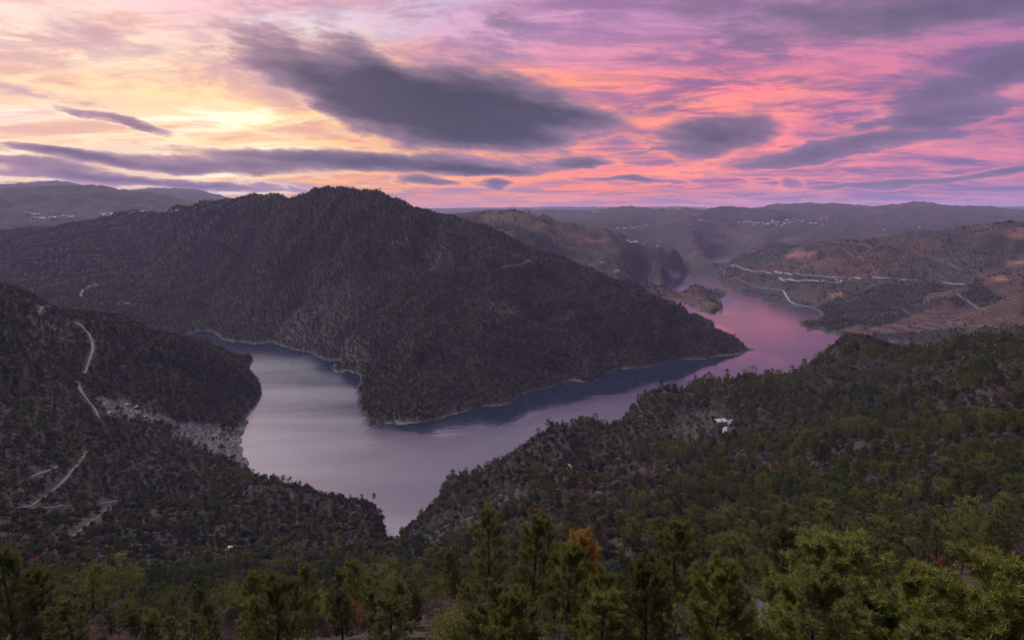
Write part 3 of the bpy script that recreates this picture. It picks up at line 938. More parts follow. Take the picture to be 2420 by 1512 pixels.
def leaves(bag, P, N, size, rng, flat=0.8):
    d = unit(rng.normal(size=P.shape) + N * flat)
    a = unit(np.cross(d, rng.normal(size=P.shape)))
    b = np.cross(d, a)
    s = size * rng.uniform(0.6, 1.3, (len(P), 1))
    bag.tris(P - a * s * 0.5, P + a * s * 0.5, P + b * s)


def make_pine(seed, h=12.0, nb=30, sub=3, tuft=3, n_need=18, ln=0.42, wd=0.05, clear=0.32, wide=0.27, limbs=True, shape=0):
    rng = np.random.default_rng(seed)
    tr, cr = TriBag(), TriBag()
    lean = rng.normal(size=2) * 0.03 * h
    zt = np.linspace(0, 1, 9)
    wob = np.cumsum(rng.normal(size=(9, 2)) * 0.012 * h, 0)
    tp = np.stack([lean[0] * zt + wob[:, 0] * 0.5, lean[1] * zt + wob[:, 1] * 0.5, zt * h * 0.985 - 0.4], 1)
    tr.tube(tp, 0.018 * h * (1 - zt) ** 0.8 + 0.02, 7 if limbs else 4)
    Pt, Dt = [], []
    for i in range(nb):
        t = (i + rng.uniform(0, 1)) / nb
        z = clear + (0.985 - clear) * t
        if shape == 0:
            L = h * wide * (1 - t) ** 0.62 * (0.62 + 0.75 * t) * rng.uniform(0.7, 1.2)
        else:
            L = h * wide * (0.55 + 0.9 * t) * (1 - t ** 3.5) ** 0.8 * rng.uniform(0.7, 1.2)
        L = max(L, 0.05 * h)
        az = i * 2.39996 + rng.normal() * 0.35
        base = np.array([np.interp(z, zt, tp[:, 0]), np.interp(z, zt, tp[:, 1]), z * h * 0.985 - 0.4])
        rise = 0.25 + 0.75 * t
        od = np.array([math.cos(az), math.sin(az), 0])
        s = np.linspace(0, 1, 5)[:, None]
        pts = base + od * L * s + np.array([0, 0, 1]) * L * (rise * 0.45 * s + 0.5 * s * s * rise)
        if limbs:
            tr.tube(pts, np.linspace(0.055, 0.018, 5) * (0.5 + 0.08 * L), 3)
        ends = [(pts[-1], unit(pts[-1] - pts[-2] + np.array([0, 0, 0.3 * L * 0.2])))]
        for k in range(sub):
            f = rng.uniform(0.35, 0.95)
            p = base + od * L * f + np.array([0, 0, 1]) * L * (rise * 0.45 * f + 0.5 * f * f * rise)
            sd = unit(od * 0.6 + rng.normal(size=3) * np.array([0.8, 0.8, 0.3]) + np.array([0, 0, 0.55]))
            e = p + sd * L * rng.uniform(0.22, 0.42)
            if limbs:
                tr.tube(np.stack([p, 0.5 * (p + e) + rng.normal(size=3) * 0.02 * L, e]), [0.028, 0.02, 0.012], 3)
            ends.append((e, sd))
        for e, dd in ends:
            dd = unit(dd + np.array([0, 0, 0.6]))
            for q in range(tuft):
                Pt.append(e - dd * (ln * 0.75) * q + rng.normal(size=3) * ln * 0.25)
                Dt.append(dd)
    for q in range(tuft * 2):
        Pt.append(tp[-1] - np.array([0, 0, 0.3 * q]) + rng.normal(size=3) * 0.12)
        Dt.append(np.array([0, 0, 1.0]))
    needles(cr, np.array(Pt), np.array(Dt), n_need, ln, wd, rng)
    return tr, cr


def make_bare(seed, h=6.0, lev=5, twig_w=0.03, kids=3, spread=0.62, gnarl=0.16, twig_n=3, stems=1, limb_cut=2, twig_l=0.16):
    rng = np.random.default_rng(seed)
    tr, cr = TriBag(), TriBag()
    tA, tB, tC = [], [], []

    def grow(p, d, L, r, l):
        n = 4
        pts = [p]
        dd = d
        for i in range(n - 1):
            dd = unit(dd + rng.normal(size=3) * gnarl + np.array([0, 0, 0.05]))
            pts.append(pts[-1] + dd * L / (n - 1))
        if l < lev:
            rr = np.linspace(r, r * 0.62, n)
            (tr if l <= limb_cut else cr).tube(np.array(pts), rr, 6 if l == 0 else (4 if l == 1 else 3))
            for k in range(kids + (1 if rng.random() < 0.4 else 0)):
                f = rng.uniform(0.45, 1.0) if k else 1.0
                q = np.array([np.interp(f * (n - 1), range(n), [u[c] for u in pts]) for c in range(3)])
                nd = unit(dd + rng.normal(size=3) * spread + np.array([0, 0, 0.12]))
                grow(q, nd, L * rng.uniform(0.58, 0.82), r * 0.55, l + 1)
        else:
            for k in range(twig_n):
                nd = unit(dd + rng.normal(size=3) * 0.7)
                q = pts[rng.integers(0, n)]
                s = unit(np.cross(nd, rng.normal(size=3))) * twig_w * 0.5
                tA.append(q - s); tB.append(q + s); tC.append(q + nd * h * twig_l * rng.uniform(0.5, 1.1))
    for s in range(stems):
        d0 = unit(np.array([rng.normal() * 0.15 * stems, rng.normal() * 0.15 * stems, 1.0]))
        grow(np.array([rng.normal() * 0.1 * (stems - 1), rng.normal() * 0.1 * (stems - 1), -0.3]), d0, h * 0.30, 0.022 * h / stems ** 0.5, 0)
    cr.tris(np.array(tA), np.array(tB), np.array(tC))
    return tr, cr


def make_broad(seed, h=5.0, w=0.5, lobes=22, per=110, size=0.22, trunk=0.22, limbs=True, flat=0.8, low=0.30):
    rng = np.random.default_rng(seed)
    tr, cr = TriBag(), TriBag()
    c0 = np.array([0, 0, h * (0.5 + low * 0.42)])
    ext = np.array([w * h, w * h, h * (0.5 - low * 0.36)])
    dirs = unit(rng.normal(size=(lobes, 3)) + np.array([0, 0, 0.25]))
    C_ = c0 + dirs * ext * rng.uniform(0.45, 0.88, (lobes, 1))
    rad = h * rng.uniform(0.11, 0.2, lobes)
    fork = np.array([rng.normal() * 0.05 * h, rng.normal() * 0.05 * h, h * trunk])
    tr.tube(np.array([[0, 0, -0.4], fork * [0.5, 0.5, 0.5], fork]), [0.035 * h, 0.028 * h, 0.024 * h], 6 if limbs else 4)
    P, N = [], []
    for c, r in zip(C_, rad):
        if limbs and rng.random() < 0.6:
            tr.tube(np.stack([fork, 0.5 * (fork + c) + rng.normal(size=3) * 0.04 * h, c]), [0.016 * h, 0.01 * h, 0.004 * h], 3)
        u = unit(rng.normal(size=(per, 3)))
        P.append(c + u * r * rng.uniform(0.55, 1.08, (per, 1)) * np.array([1.15, 1.15, 0.85]))
        N.append(u)
    leaves(cr, np.concatenate(P), np.concatenate(N), size, rng, flat)
    return tr, cr


PROTO = {}   # (kind, level) -> list of (trunk mesh, crown mesh, height)


def proto(kind, level, gen, h, bark, leaf, cname='crown'):
    t, c = gen
    PROTO.setdefault((kind, level), []).append((t.mesh('trunk', bark), c.mesh(cname, leaf), h))


for s in range(4):
    proto('pine', 'close', make_pine(15 + s, 12, 50, 6, 5, 32, 0.27, 0.026, [0.22, 0.18, 0.25, 0.2][s], [0.25, 0.27, 0.25, 0.24][s]), 12, M_BARK, M_PINE_LIT)
for s in range(4):
    proto('pine', 'near', make_pine(10 + s, 12, 42, 4, 3, 28, 0.36, 0.036, [0.30, 0.22, 0.35, 0.25][s], [0.27, 0.30, 0.25, 0.24][s], shape=s % 2), 12, M_BARK, M_PINE_LIT)
for s in range(4):
    proto('pine', 'mid', make_pine(20 + s, 12, 30, 3, 2, 13, 0.62, 0.12, [0.32, 0.25, 0.4, 0.3][s], [0.25, 0.28, 0.26, 0.23][s], shape=s % 2), 12, M_BARK, M_PINE_LIT)
for s in range(3):
    proto('pine', 'far', make_pine(30 + s, 12, 16, 1, 1, 8, 1.3, 0.5, 0.2, 0.27, limbs=False, shape=s % 2), 12, M_BARK, M_PINE)
for s in range(3):
    proto('bare', 'close', make_bare(35 + s, 6, 5, 0.010, 3, 0.66, 0.2, 8, [1, 2, 1][s], 2, 0.085), 6, M_GREY, M_TWIG, 'branches')
for s in range(4):
    proto('bare', 'near', make_bare(40 + s, 6, 5, 0.018, 3, 0.62, 0.18, 6, [1, 2, 1, 3][s], 2, 0.12), 6, M_GREY, M_TWIG, 'branches')
for s in range(3):
    proto('bare', 'mid', make_bare(50 + s, 6, 4, 0.06, 3, 0.62, 0.16, 7, [2, 3, 2][s], 1, 0.2), 6, M_GREY, M_TWIG, 'branches')
for s in range(3):
    proto('bare', 'far', make_broad(60 + s, 5.5, 0.45, 8, 16, 0.75, 0.2, False, 0.1), 5.5, M_GREY, M_TWIG, 'branches')
for s in range(3):
    proto('oak', 'close', make_broad(65 + s, 5.5, [0.5, 0.42, 0.55][s], 40, 420, 0.085, 0.22), 5.5, M_GREY, M_OAK)
for s in range(4):
    proto('oak', 'near', make_broad(70 + s, 5.5, [0.5, 0.42, 0.55, 0.48][s], 34, 150, 0.2, 0.22), 5.5, M_GREY, M_OAK)
for s in range(3):
    proto('oak', 'mid', make_broad(80 + s, 5.5, 0.48, 26, 60, 0.36, 0.22), 5.5, M_GREY, M_OAK)
for s in range(3):
    proto('oak', 'far', make_broad(90 + s, 5.5, 0.48, 10, 14, 1.0, 0.2, False), 5.5, M_GREY, M_OAK)
for s in range(2):
    proto('olive', 'near', make_broad(100 + s, 4, 0.55, 26, 120, 0.16, 0.2), 4, M_GREY, M_OLIVE)
    proto('olive', 'mid', make_broad(110 + s, 4, 0.55, 18, 60, 0.28, 0.2), 4, M_GREY, M_OLIVE)
    proto('olive', 'far', make_broad(120 + s, 4, 0.55, 8, 12, 0.8, 0.2, False), 4, M_GREY, M_OLIVE)
for s in range(2):
    proto('heath', 'near', make_bare(130 + s, 3.2, 4, 0.02, 3, 0.6, 0.15, 7, 4, 1, 0.22), 3.2, M_HEATH, M_HEATH, 'branches')
    proto('heath', 'mid', make_broad(140 + s, 3.2, 0.6, 16, 50, 0.3, 0.15, False, 0.1), 3.2, M_HEATH, M_HEATH, 'branches')
    proto('heath', 'far', make_broad(150 + s, 3.6, 0.6, 8, 12, 0.8, 0.15, False, 0.1), 3.6, M_HEATH, M_HEATH, 'branches')
for s in range(2):
    proto('red', 'near', make_broad(160 + s, 4, 0.5, 22, 60, 0.16, 0.25), 4, M_GREY, M_RED)
    proto('red', 'mid', make_broad(170 + s, 4, 0.5, 18, 34, 0.28, 0.25), 4, M_GREY, M_RED)
    proto('red', 'far', make_broad(175 + s, 4, 0.5, 8, 12, 0.8, 0.25, False), 4, M_GREY, M_RED)

# ------------------------------------------------------------------ roads and tracks (needed before the trees, which keep off them)
def zc(zx, zy, x0, y0, sc):
    return ((x0 + zx / sc) * 0.968, (y0 + zy / sc) * 0.968)


Z3 = lambda *p: [zc(x, y, 1400, 450, 3.78) for x, y in p]
Z4 = lambda *p: [zc(x, y, 1900, 450, 3.78) for x, y in p]
Z5 = lambda *p: [zc(x, y, 0, 700, 3.457) for x, y in p]
Z6 = lambda *p: [zc(x, y, 0, 1100, 3.273) for x, y in p]
Z8 = lambda *p: [zc(x, y, 1200, 780, 3.024) for x, y in p]
Z1 = lambda *p: [zc(x, y, 0, 400, 3.024) for x, y in p]
Z2 = lambda *p: [zc(x, y, 700, 400, 3.024) for x, y in p]
ROADS = [
    # name, label, survey points, width, tone
    ('road', 'pale road crossing the terraced hillside above the far river bend', Z4((-440, 745), (-330, 780), (-240, 800), (-120, 812), (0, 818), (120, 830), (330, 842), (520, 858), (690, 864), (860, 862), (990, 868), (1120, 878), (1300, 886), (1500, 908), (1650, 920), (1820, 928)), 11, 'pave'),
    ('road', 'white concrete hairpin road below the long hillside road', Z4((450, 856), (520, 868), (605, 892), (575, 906), (520, 908), (445, 905)), 15, 'pave'),
    ('road', 'broad white road cutting curving towards the hairpin', Z4((0, 868), (40, 880), (110, 890), (220, 890), (345, 886), (440, 898)), 15, 'pave'),
    ('track', 'track running down through scrub to the landing by the river', Z3((1510, 868), (1600, 912), (1700, 945), (1820, 965), (1940, 985)), 8, 'dust'),
    ('road', 'winding pale road dropping to the river landing', Z3((1940, 985), (1970, 1035), (1978, 1070), (2010, 1095), (2060, 1110), (2130, 1122), (2200, 1132)), 10, 'pave'),
    ('track', 'winding track through the largest vineyard', Z4((1650, 995), (1655, 1020), (1690, 1042), (1750, 1085), (1820, 1125), (1880, 1148), (1920, 1154)), 6, 'dust'),
    ('track', 'track along the lower edge of the largest vineyard', Z4((1050, 1135), (1150, 1160), (1280, 1220), (1440, 1242), (1560, 1262), (1680, 1286), (1730, 1305), (1880, 1305), (2090, 1322)), 6, 'dust'),
    ('track', 'track dividing the upper brown vineyard', Z4((600, 590), (660, 640), (740, 680), (790, 705)), 7, 'dust'),
    ('track', 'short track on the crest beside pine wood', Z4((770, 545), (810, 560), (860, 582)), 7, 'dust'),
    ('track', 'track climbing across the olive groves', Z4((1390, 672), (1480, 700), (1530, 730), (1590, 735), (1650, 775), (1720, 806)), 6, 'dust'),
    ('track', 'track round the small headland vineyard', Z4((465, 1240), (500, 1262), (600, 1280), (680, 1295), (760, 1302)), 6, 'dust'),
    ('track', 'track above the ploughed orange field', Z4((170, 598), (190, 580), (212, 575)), 6, 'dust'),
    ('dirt_track', 'pale dirt track over the brow of the near spur', Z5((330, 228), (345, 205), (390, 178), (420, 168)), 5, 'dust'),
    ('dirt_track', 'pale dirt track dropping down the near spur', Z5((630, 300), (680, 312), (705, 350), (755, 395), (785, 470), (785, 540), (755, 615), (735, 690), (712, 735)), 4.5, 'dust'),
    ('dirt_track', 'sandy track below the wooded gap on the near spur', Z5((660, 800), (672, 860), (700, 915), (760, 975), (790, 1015), (820, 1060), (830, 1110)), 4.0, 'dust'),
    ('dirt_track', 'end of the sandy track above the rock slabs', Z5((838, 1135), (868, 1150), (888, 1182)), 4.0, 'dust'),
    ('dirt_track', 'brown firebreak track slanting down the near spur', Z6((690, 5), (640, 90), (560, 180), (490, 265), (400, 335), (310, 400), (240, 455), (100, 462)), 3.4, 'earth'),
    ('dirt_track', 'level brown track across the foot of the near spur', Z6((240, 460), (400, 452), (600, 440), (800, 425), (950, 398), (1020, 385)), 3.0, 'earth'),
    ('dirt_track', 'faint brown trail through scrub at the spur foot', Z6((930, 430), (820, 500), (720, 570), (640, 640), (560, 700)), 2.2, 'earth'),
    ('dirt_track', 'faint grey track high on the near spur', Z6((460, 125), (380, 160), (300, 190), (220, 225)), 2.6, 'dust'),
    ('track', 'winding track low on the far valley side', Z1((740, 885), (660, 900), (610, 935), (580, 965), (610, 990)), 7, 'dust'),
    ('track', 'faint track across the wooded valley foot', Z1((850, 1002), (900, 1018), (965, 1042)), 5, 'dust'),
    ('track', 'pale forest road on the shoulder of the main hill', Z2((1590, 765), (1700, 750), (1760, 735), (1840, 706)), 5, 'dust'),
    ('concrete_drive', 'short curved concrete drive beside the white roofed hut', Z8((1775, 738), (1750, 760), (1728, 785), (1718, 810), (1722, 838)), 5.5, 'pave'),
]


def densify(pts, step=0.6):
    out = []
    for (a, b), (c, d) in zip(pts[:-1], pts[1:]):
        n = max(2, int(math.hypot(c - a, d - b) / 5))
        for i in range(n):
            out.append((a + (c - a) * i / n, b + (d - b) * i / n))
    out.append(pts[-1])
    return out


def road_mat(name, a, b):
    m, g, bs = new_mat(name)
    pos = g.node('ShaderNodeNewGeometry').outputs['Position']
    n = g.noise(pos, 0.25, 5, 0.65)
    g.put(bs.inputs['Base Color'], g.mix(g.smooth(n, 0.35, 0.65), a, b))
    bs.inputs['Roughness'].default_value = 0.9
    return m


M_PAVE = road_mat('pale concrete', (0.11, 0.107, 0.11, 1), (0.18, 0.175, 0.18, 1))
M_DUST = road_mat('pale dust', (0.046, 0.038, 0.035, 1), (0.105, 0.092, 0.086, 1))
M_EARTH = road_mat('brown earth', (0.028, 0.022, 0.019, 1), (0.060, 0.048, 0.042, 1))
ROAD_PTS = []


def build_road(name, label, pts, width, tone):
    P = np.array([drape(x, y)[:2] for x, y in densify(pts)])
    # one smoothed line at even spacing
    keep = [0]
    for i in range(1, len(P)):
        if np.hypot(*(P[i] - P[keep[-1]])) > 3:
            keep.append(i)
    P = P[keep]
    for _ in range(4):
        P[1:-1] = (P[:-2] + 2 * P[1:-1] + P[2:]) / 4
    s = np.concatenate([[0], np.cumsum(np.hypot(*np.diff(P, axis=0).T))])
    t = np.linspace(0, s[-1], max(3, int(s[-1] / 5)))
    P = np.stack([np.interp(t, s, P[:, 0]), np.interp(t, s, P[:, 1])], 1)
    d = np.gradient(P, axis=0)
    d /= np.linalg.norm(d, axis=1)[:, None] + 1e-9
    nn = np.stack([-d[:, 1], d[:, 0]], 1)
    w = width * 0.31 * (1 + 0.25 * np.array([pnoise(np.array([q / 30.0]), np.array([width * 7.7]))[0] for q in t]))
    V = []
    for side in (-1, -0.5, 0, 0.5, 1):
        Q = P + nn * (w * side)[:, None]
        V.append(np.stack([Q[:, 0], Q[:, 1], z_at(Q[:, 0], Q[:, 1]) + 0.35 - 0.2 * abs(side)], 1))
    V = np.stack(V, 1)
    # road bed: level across, never under the ground
    V[:, :, 2] = np.maximum(V[:, :, 2], (V[:, :, 2].mean(1, keepdims=True) * 0.6 + V[:, :, 2] * 0.4))
    n = len(P)
    idx = np.arange(n * 5).reshape(n, 5)
    F = np.stack([idx[:-1, :-1], idx[:-1, 1:], idx[1:, 1:], idx[1:, :-1]], 2).reshape(-1, 4)
    me = np_mesh(name, V.reshape(-1, 3), F, {'pave': M_PAVE, 'dust': M_DUST, 'earth': M_EARTH}[tone])
    o = bpy.data.objects.new(name, me)
    COL.objects.link(o)
    tag(o, label, kind='structure')
    ROAD_PTS.append((P, width))


for r in ROADS:
    build_road(*r)


def road_clear(x, y, h):
    """True where a plant of height h would stand on a road or hide it from the eye"""
    bad = np.zeros(x.shape, bool)
    r = np.hypot(x, y)
    ux, uy = x / r, y / r
    for P, w in ROAD_PTS:
        lo, hi = P.min(0) - 40, P.max(0) + 40
        k = np.nonzero((x > lo[0]) & (x < hi[0]) & (y > lo[1]) & (y < hi[1]))[0]
        if len(k) == 0:
            continue
        for c in range(0, len(k), 4000):
            kk = k[c:c + 4000]
            dx, dy = P[None, :, 0] - x[kk, None], P[None, :, 1] - y[kk, None]
            al = dx * ux[kk, None] + dy * uy[kk, None]       # how far behind the plant the road lies
            ac = np.abs(dx * uy[kk, None] - dy * ux[kk, None])
            hit = (np.hypot(dx, dy) < w * 0.5 + 2.0) | ((al > 0) & (al < (1.9 if w > 6 else 0.9) * h[kk, None]) & (ac < 3.5) & (al > -2))
            bad[kk] |= hit.any(1)
    return bad

# ------------------------------------------------------------------ where the plants stand
def scatter():
    out = []
    for (r0, r1, cell) in [(16, 50, 2.9), (50, 170, 3.9), (170, 420, 4.6), (420, 900, 5.4), (900, 1600, 4.0), (1600, 2500, 5.2), (2500, 3700, 12.0), (2501, 3700, 6.6)]:
        xm = r1 * math.sin(R(43)) + 10
        gx, gy = np.meshgrid(np.arange(-xm, xm, cell), np.arange(r0 * 0.7, r1, cell), indexing='ij')
        x = (gx + RNG.uniform(-0.48, 0.48, gx.shape) * cell).ravel()
        y = (gy + RNG.uniform(-0.48, 0.48, gy.shape) * cell).ravel()
        r = np.hypot(x, y)
        k = (r >= r0) & (r < r1) & (np.abs(np.arctan2(x, y)) < R(43))
        if r0 >= 2500:      # the closed woods of the left valley side, open country to the right
            k &= (np.arctan2(x, y) < -0.08) == (r0 == 2501)
        out.append(np.stack([x[k], y[k], np.full(k.sum(), cell)], 1))
    P = np.concatenate(out)
    x, y, cell = P.T
    z = z_at(x, y)
    r = np.hypot(x, y)
    k = (z > 1.2 + 2.2 * RNG.random(len(x))) & in_sight(x, y, z + 12, 14)
    x, y, z, r, cell = x[k], y[k], z[k], r[k], cell[k]
    th = np.arctan2(x, y)
    n1 = fbm(x / 70, y / 70, 3)
    n2 = fbm(x / 30 + 50, y / 30, 3)
    n3 = fbm(x / 260 + 9, y / 260 + 4, 3)
    u = RNG.random(len(x))
    u2 = RNG.random(len(x))
    dens = np.full(len(x), 0.93)
    for kind, dv in (('rock', 0.13), ('bare', 0.72), ('vine', 0.015), ('soil', 0.0)):
        dens = np.where(mask(kind, x, y), dv, dens)
    grove = mask('grove', x, y)
    dens = np.where(grove, np.where(r > 1200, 0.9, 0.75), dens)
    # far country: woods only in patches
    farh = (r > 2450) & (~grove)
    dens = np.where(farh, np.where(n3 + n1 * 0.5 > np.where(th < -0.08, -0.6, 0.08), 0.85, 0.06), dens)
    righthill = (r > 1450) & (th > 0.33) & (~grove)
    dens = np.where(righthill & (dens > 0.5), np.where(n3 + n1 * 0.4 > -0.02, 0.85, 0.35), dens)
    k = u < dens
    sel = lambda a: a[k]
    x, y, z, r, cell, th, n1, n2, n3, u2, grove = map(sel, (x, y, z, r, cell, th, n1, n2, n3, u2, grove))
    right = (th > -0.02) & (r < 1000)
    spur = (th <= -0.12) & (r > 290) & (r < 1230)
    fore = (r < 290)
    pine_p = np.full(len(x), 0.3)
    bare_p = np.full(len(x), 0.22)
    oak_p = np.full(len(x), 0.34)
    # right wooded slope: pine towards the crest, scrub and groves towards the water
    tr_ = np.clip((th - 0.16) / 0.22, 0, 1)
    pine_p = np.where(right, 0.16 + 0.44 * tr_ + n1 * 1.1, pine_p)
    bare_p = np.where(right, 0.44 - 0.16 * tr_ + n2 * 0.7, bare_p)
    oak_p = np.where(right, 0.26 - 0.12 * tr_, oak_p)
    pine_p = np.where(fore, 0.36 + n1 * 1.1, pine_p)
    bare_p = np.where(fore, 0.34 + n2 * 0.7, bare_p)
    oak_p = np.where(fore, 0.20, oak_p)
    pine_p = np.where(spur, 0.07 + n1 * 0.3, pine_p)
    bare_p = np.where(spur, 0.14 + n2 * 0.35, bare_p)
    oak_p = np.where(spur, 0.50, oak_p)
    hill = (r >= 1000) & (~spur) & (th < 0.33)
    up = np.clip((z - 60) / 140, 0, 1)
    pine_p = np.where(hill, 0.06 + 0.55 * up + n1 * 0.7, pine_p)
    bare_p = np.where(hill, 0.28 - 0.16 * up + n2 * 0.5, bare_p)
    oak_p = np.where(hill, 0.34, oak_p)
    fl = (th < -0.08) & (r > 1650)
    bare_p = np.where(fl, 0.07, bare_p)
    pine_p = np.where(fl, 0.42 + n1 * 0.4, pine_p)
    pine_p, bare_p, oak_p = (np.clip(a, 0.01, 1) for a in (pine_p, bare_p, oak_p))
    heath_p = np.full(len(x), 0.16)
    olive_p = np.where(right & (th < 0.3), 0.10, 0.02)
    red_p = np.where(spur, 0.005, np.where(r < 700, 0.02, 0.006))
    Pm_ = np.stack([pine_p, bare_p, oak_p, heath_p, olive_p, red_p], 1)
    Pm_[grove] = [0.01, 0.03, 0.06, 0.05, 0.85, 0.0]
    Pm_ = np.cumsum(Pm_, 1)
    Pm_ /= Pm_[:, -1:]
    sp = (u2[:, None] > Pm_).sum(1)
    sp = np.where((r < 135) & (sp == 2) & (RNG.random(len(x)) < 0.75), np.where(n1 > -0.1, 0, 1), sp)
    sp = np.where((r < 80) & (sp > 2), np.where(u2 > 0.5, 1, 0), sp)
    g = RNG.normal(size=len(x))
    hb = np.array([10.0, 5.4, 5.0, 2.9, 3.6, 3.6])[sp] * np.clip(1 + 0.24 * g, 0.55, 1.6)
    hb = np.where((sp == 0) & (r > 900), hb * 0.64, hb)
    hb = np.where((sp > 0) & (r > 900), hb * 0.84, hb)
    hb = np.where((r > 1600), hb * 1.15, hb)
    hb = np.where((r > 2500), hb * 1.25, hb)
    hb = np.where(grove & (r > 1200), hb * 1.2, hb)
    # nothing tall straight in front of the eye
    top_max = H - r * np.tan(PITCH + np.arctan((RNG.uniform(1275, 1440, len(x)) - np.where(np.arctan2(x, y) > 0.12, RNG.uniform(0, 130, len(x)), 0) - 756) / 1607))
    tha = np.arctan2(x, y)
    top_max = np.where((tha > -0.36) & (tha < 0.16) & (r < 150), top_max - r * 0.055, top_max)
    near = r < 170
    hb = np.where(near, np.minimum(hb, np.maximum(top_max - z, 0)), hb)
    low = near & (hb < 1.7) & (top_max - z > -3.0)
    hb = np.where(low, RNG.uniform(1.7, 2.9, len(x)), hb)     # low bare scrub where nothing taller fits
    sp = np.where(low, np.where((RNG.random(len(x)) < 0.6) | (r < 85), 1, 3), sp)
    k = hb > 1.6
    x, y, z, r, sp, hb = (a[k] for a in (x, y, z, r, sp, hb))
    k = ~road_clear(x, y, hb)
    for hx, hy, hr in KEEP_CLEAR:
        k &= np.hypot(x - hx, y - hy) > hr
    return tuple(a[k] for a in (x, y, z, r, sp, hb))


SPECIES = ['pine', 'bare', 'oak', 'heath', 'olive', 'red']
NAMES = {'pine': 'pine_tree', 'bare': 'bare_tree', 'oak': 'evergreen_oak', 'heath': 'heath_shrub', 'olive': 'grey_shrub', 'red': 'red_shrub'}
CATS = {'pine': 'tree', 'bare': 'tree', 'oak': 'tree', 'heath': 'shrub', 'olive': 'shrub', 'red': 'shrub'}
PRND = random.Random(11)


def plant(kind, level, x, y, z, h, label, group=None, name=None, variant=None, rot=None, leaf=None, bark=None, wide=1.0, cat=None, sink=0.0):
    ps = PROTO[(kind, level)]
    t, c, ph = ps[PRND.randrange(len(ps)) if variant is None else variant % len(ps)]
    root = bpy.data.objects.new(name or NAMES[kind], None)
    root.empty_display_size = 0.5
    COL.objects.link(root)
    root.location = (x, y, z - sink)
    s = h / ph
    root.scale = (s * wide, s * wide, s)
    root.rotation_euler = (PRND.gauss(0, 0.03), PRND.gauss(0, 0.03), PRND.uniform(0, 6.28) if rot is None else rot)
    tag(root, label, cat or CATS[kind], group)
    for me, mt in ((t, bark), (c, leaf)):
        o = bpy.data.objects.new(me.name.split('.')[0], me)
        COL.objects.link(o)
        o.parent = root
        if mt:
            o.material_slots[0].link = 'OBJECT'
            o.material_slots[0].material = mt
    return root


def project(x, y, z):
    c, s = math.cos(PITCH), math.sin(PITCH)
    dz = z - H
    f = y * c - dz * s
    uu = y * s + dz * c
    return 1210 + FOC * x / f, 756 - FOC * uu / f


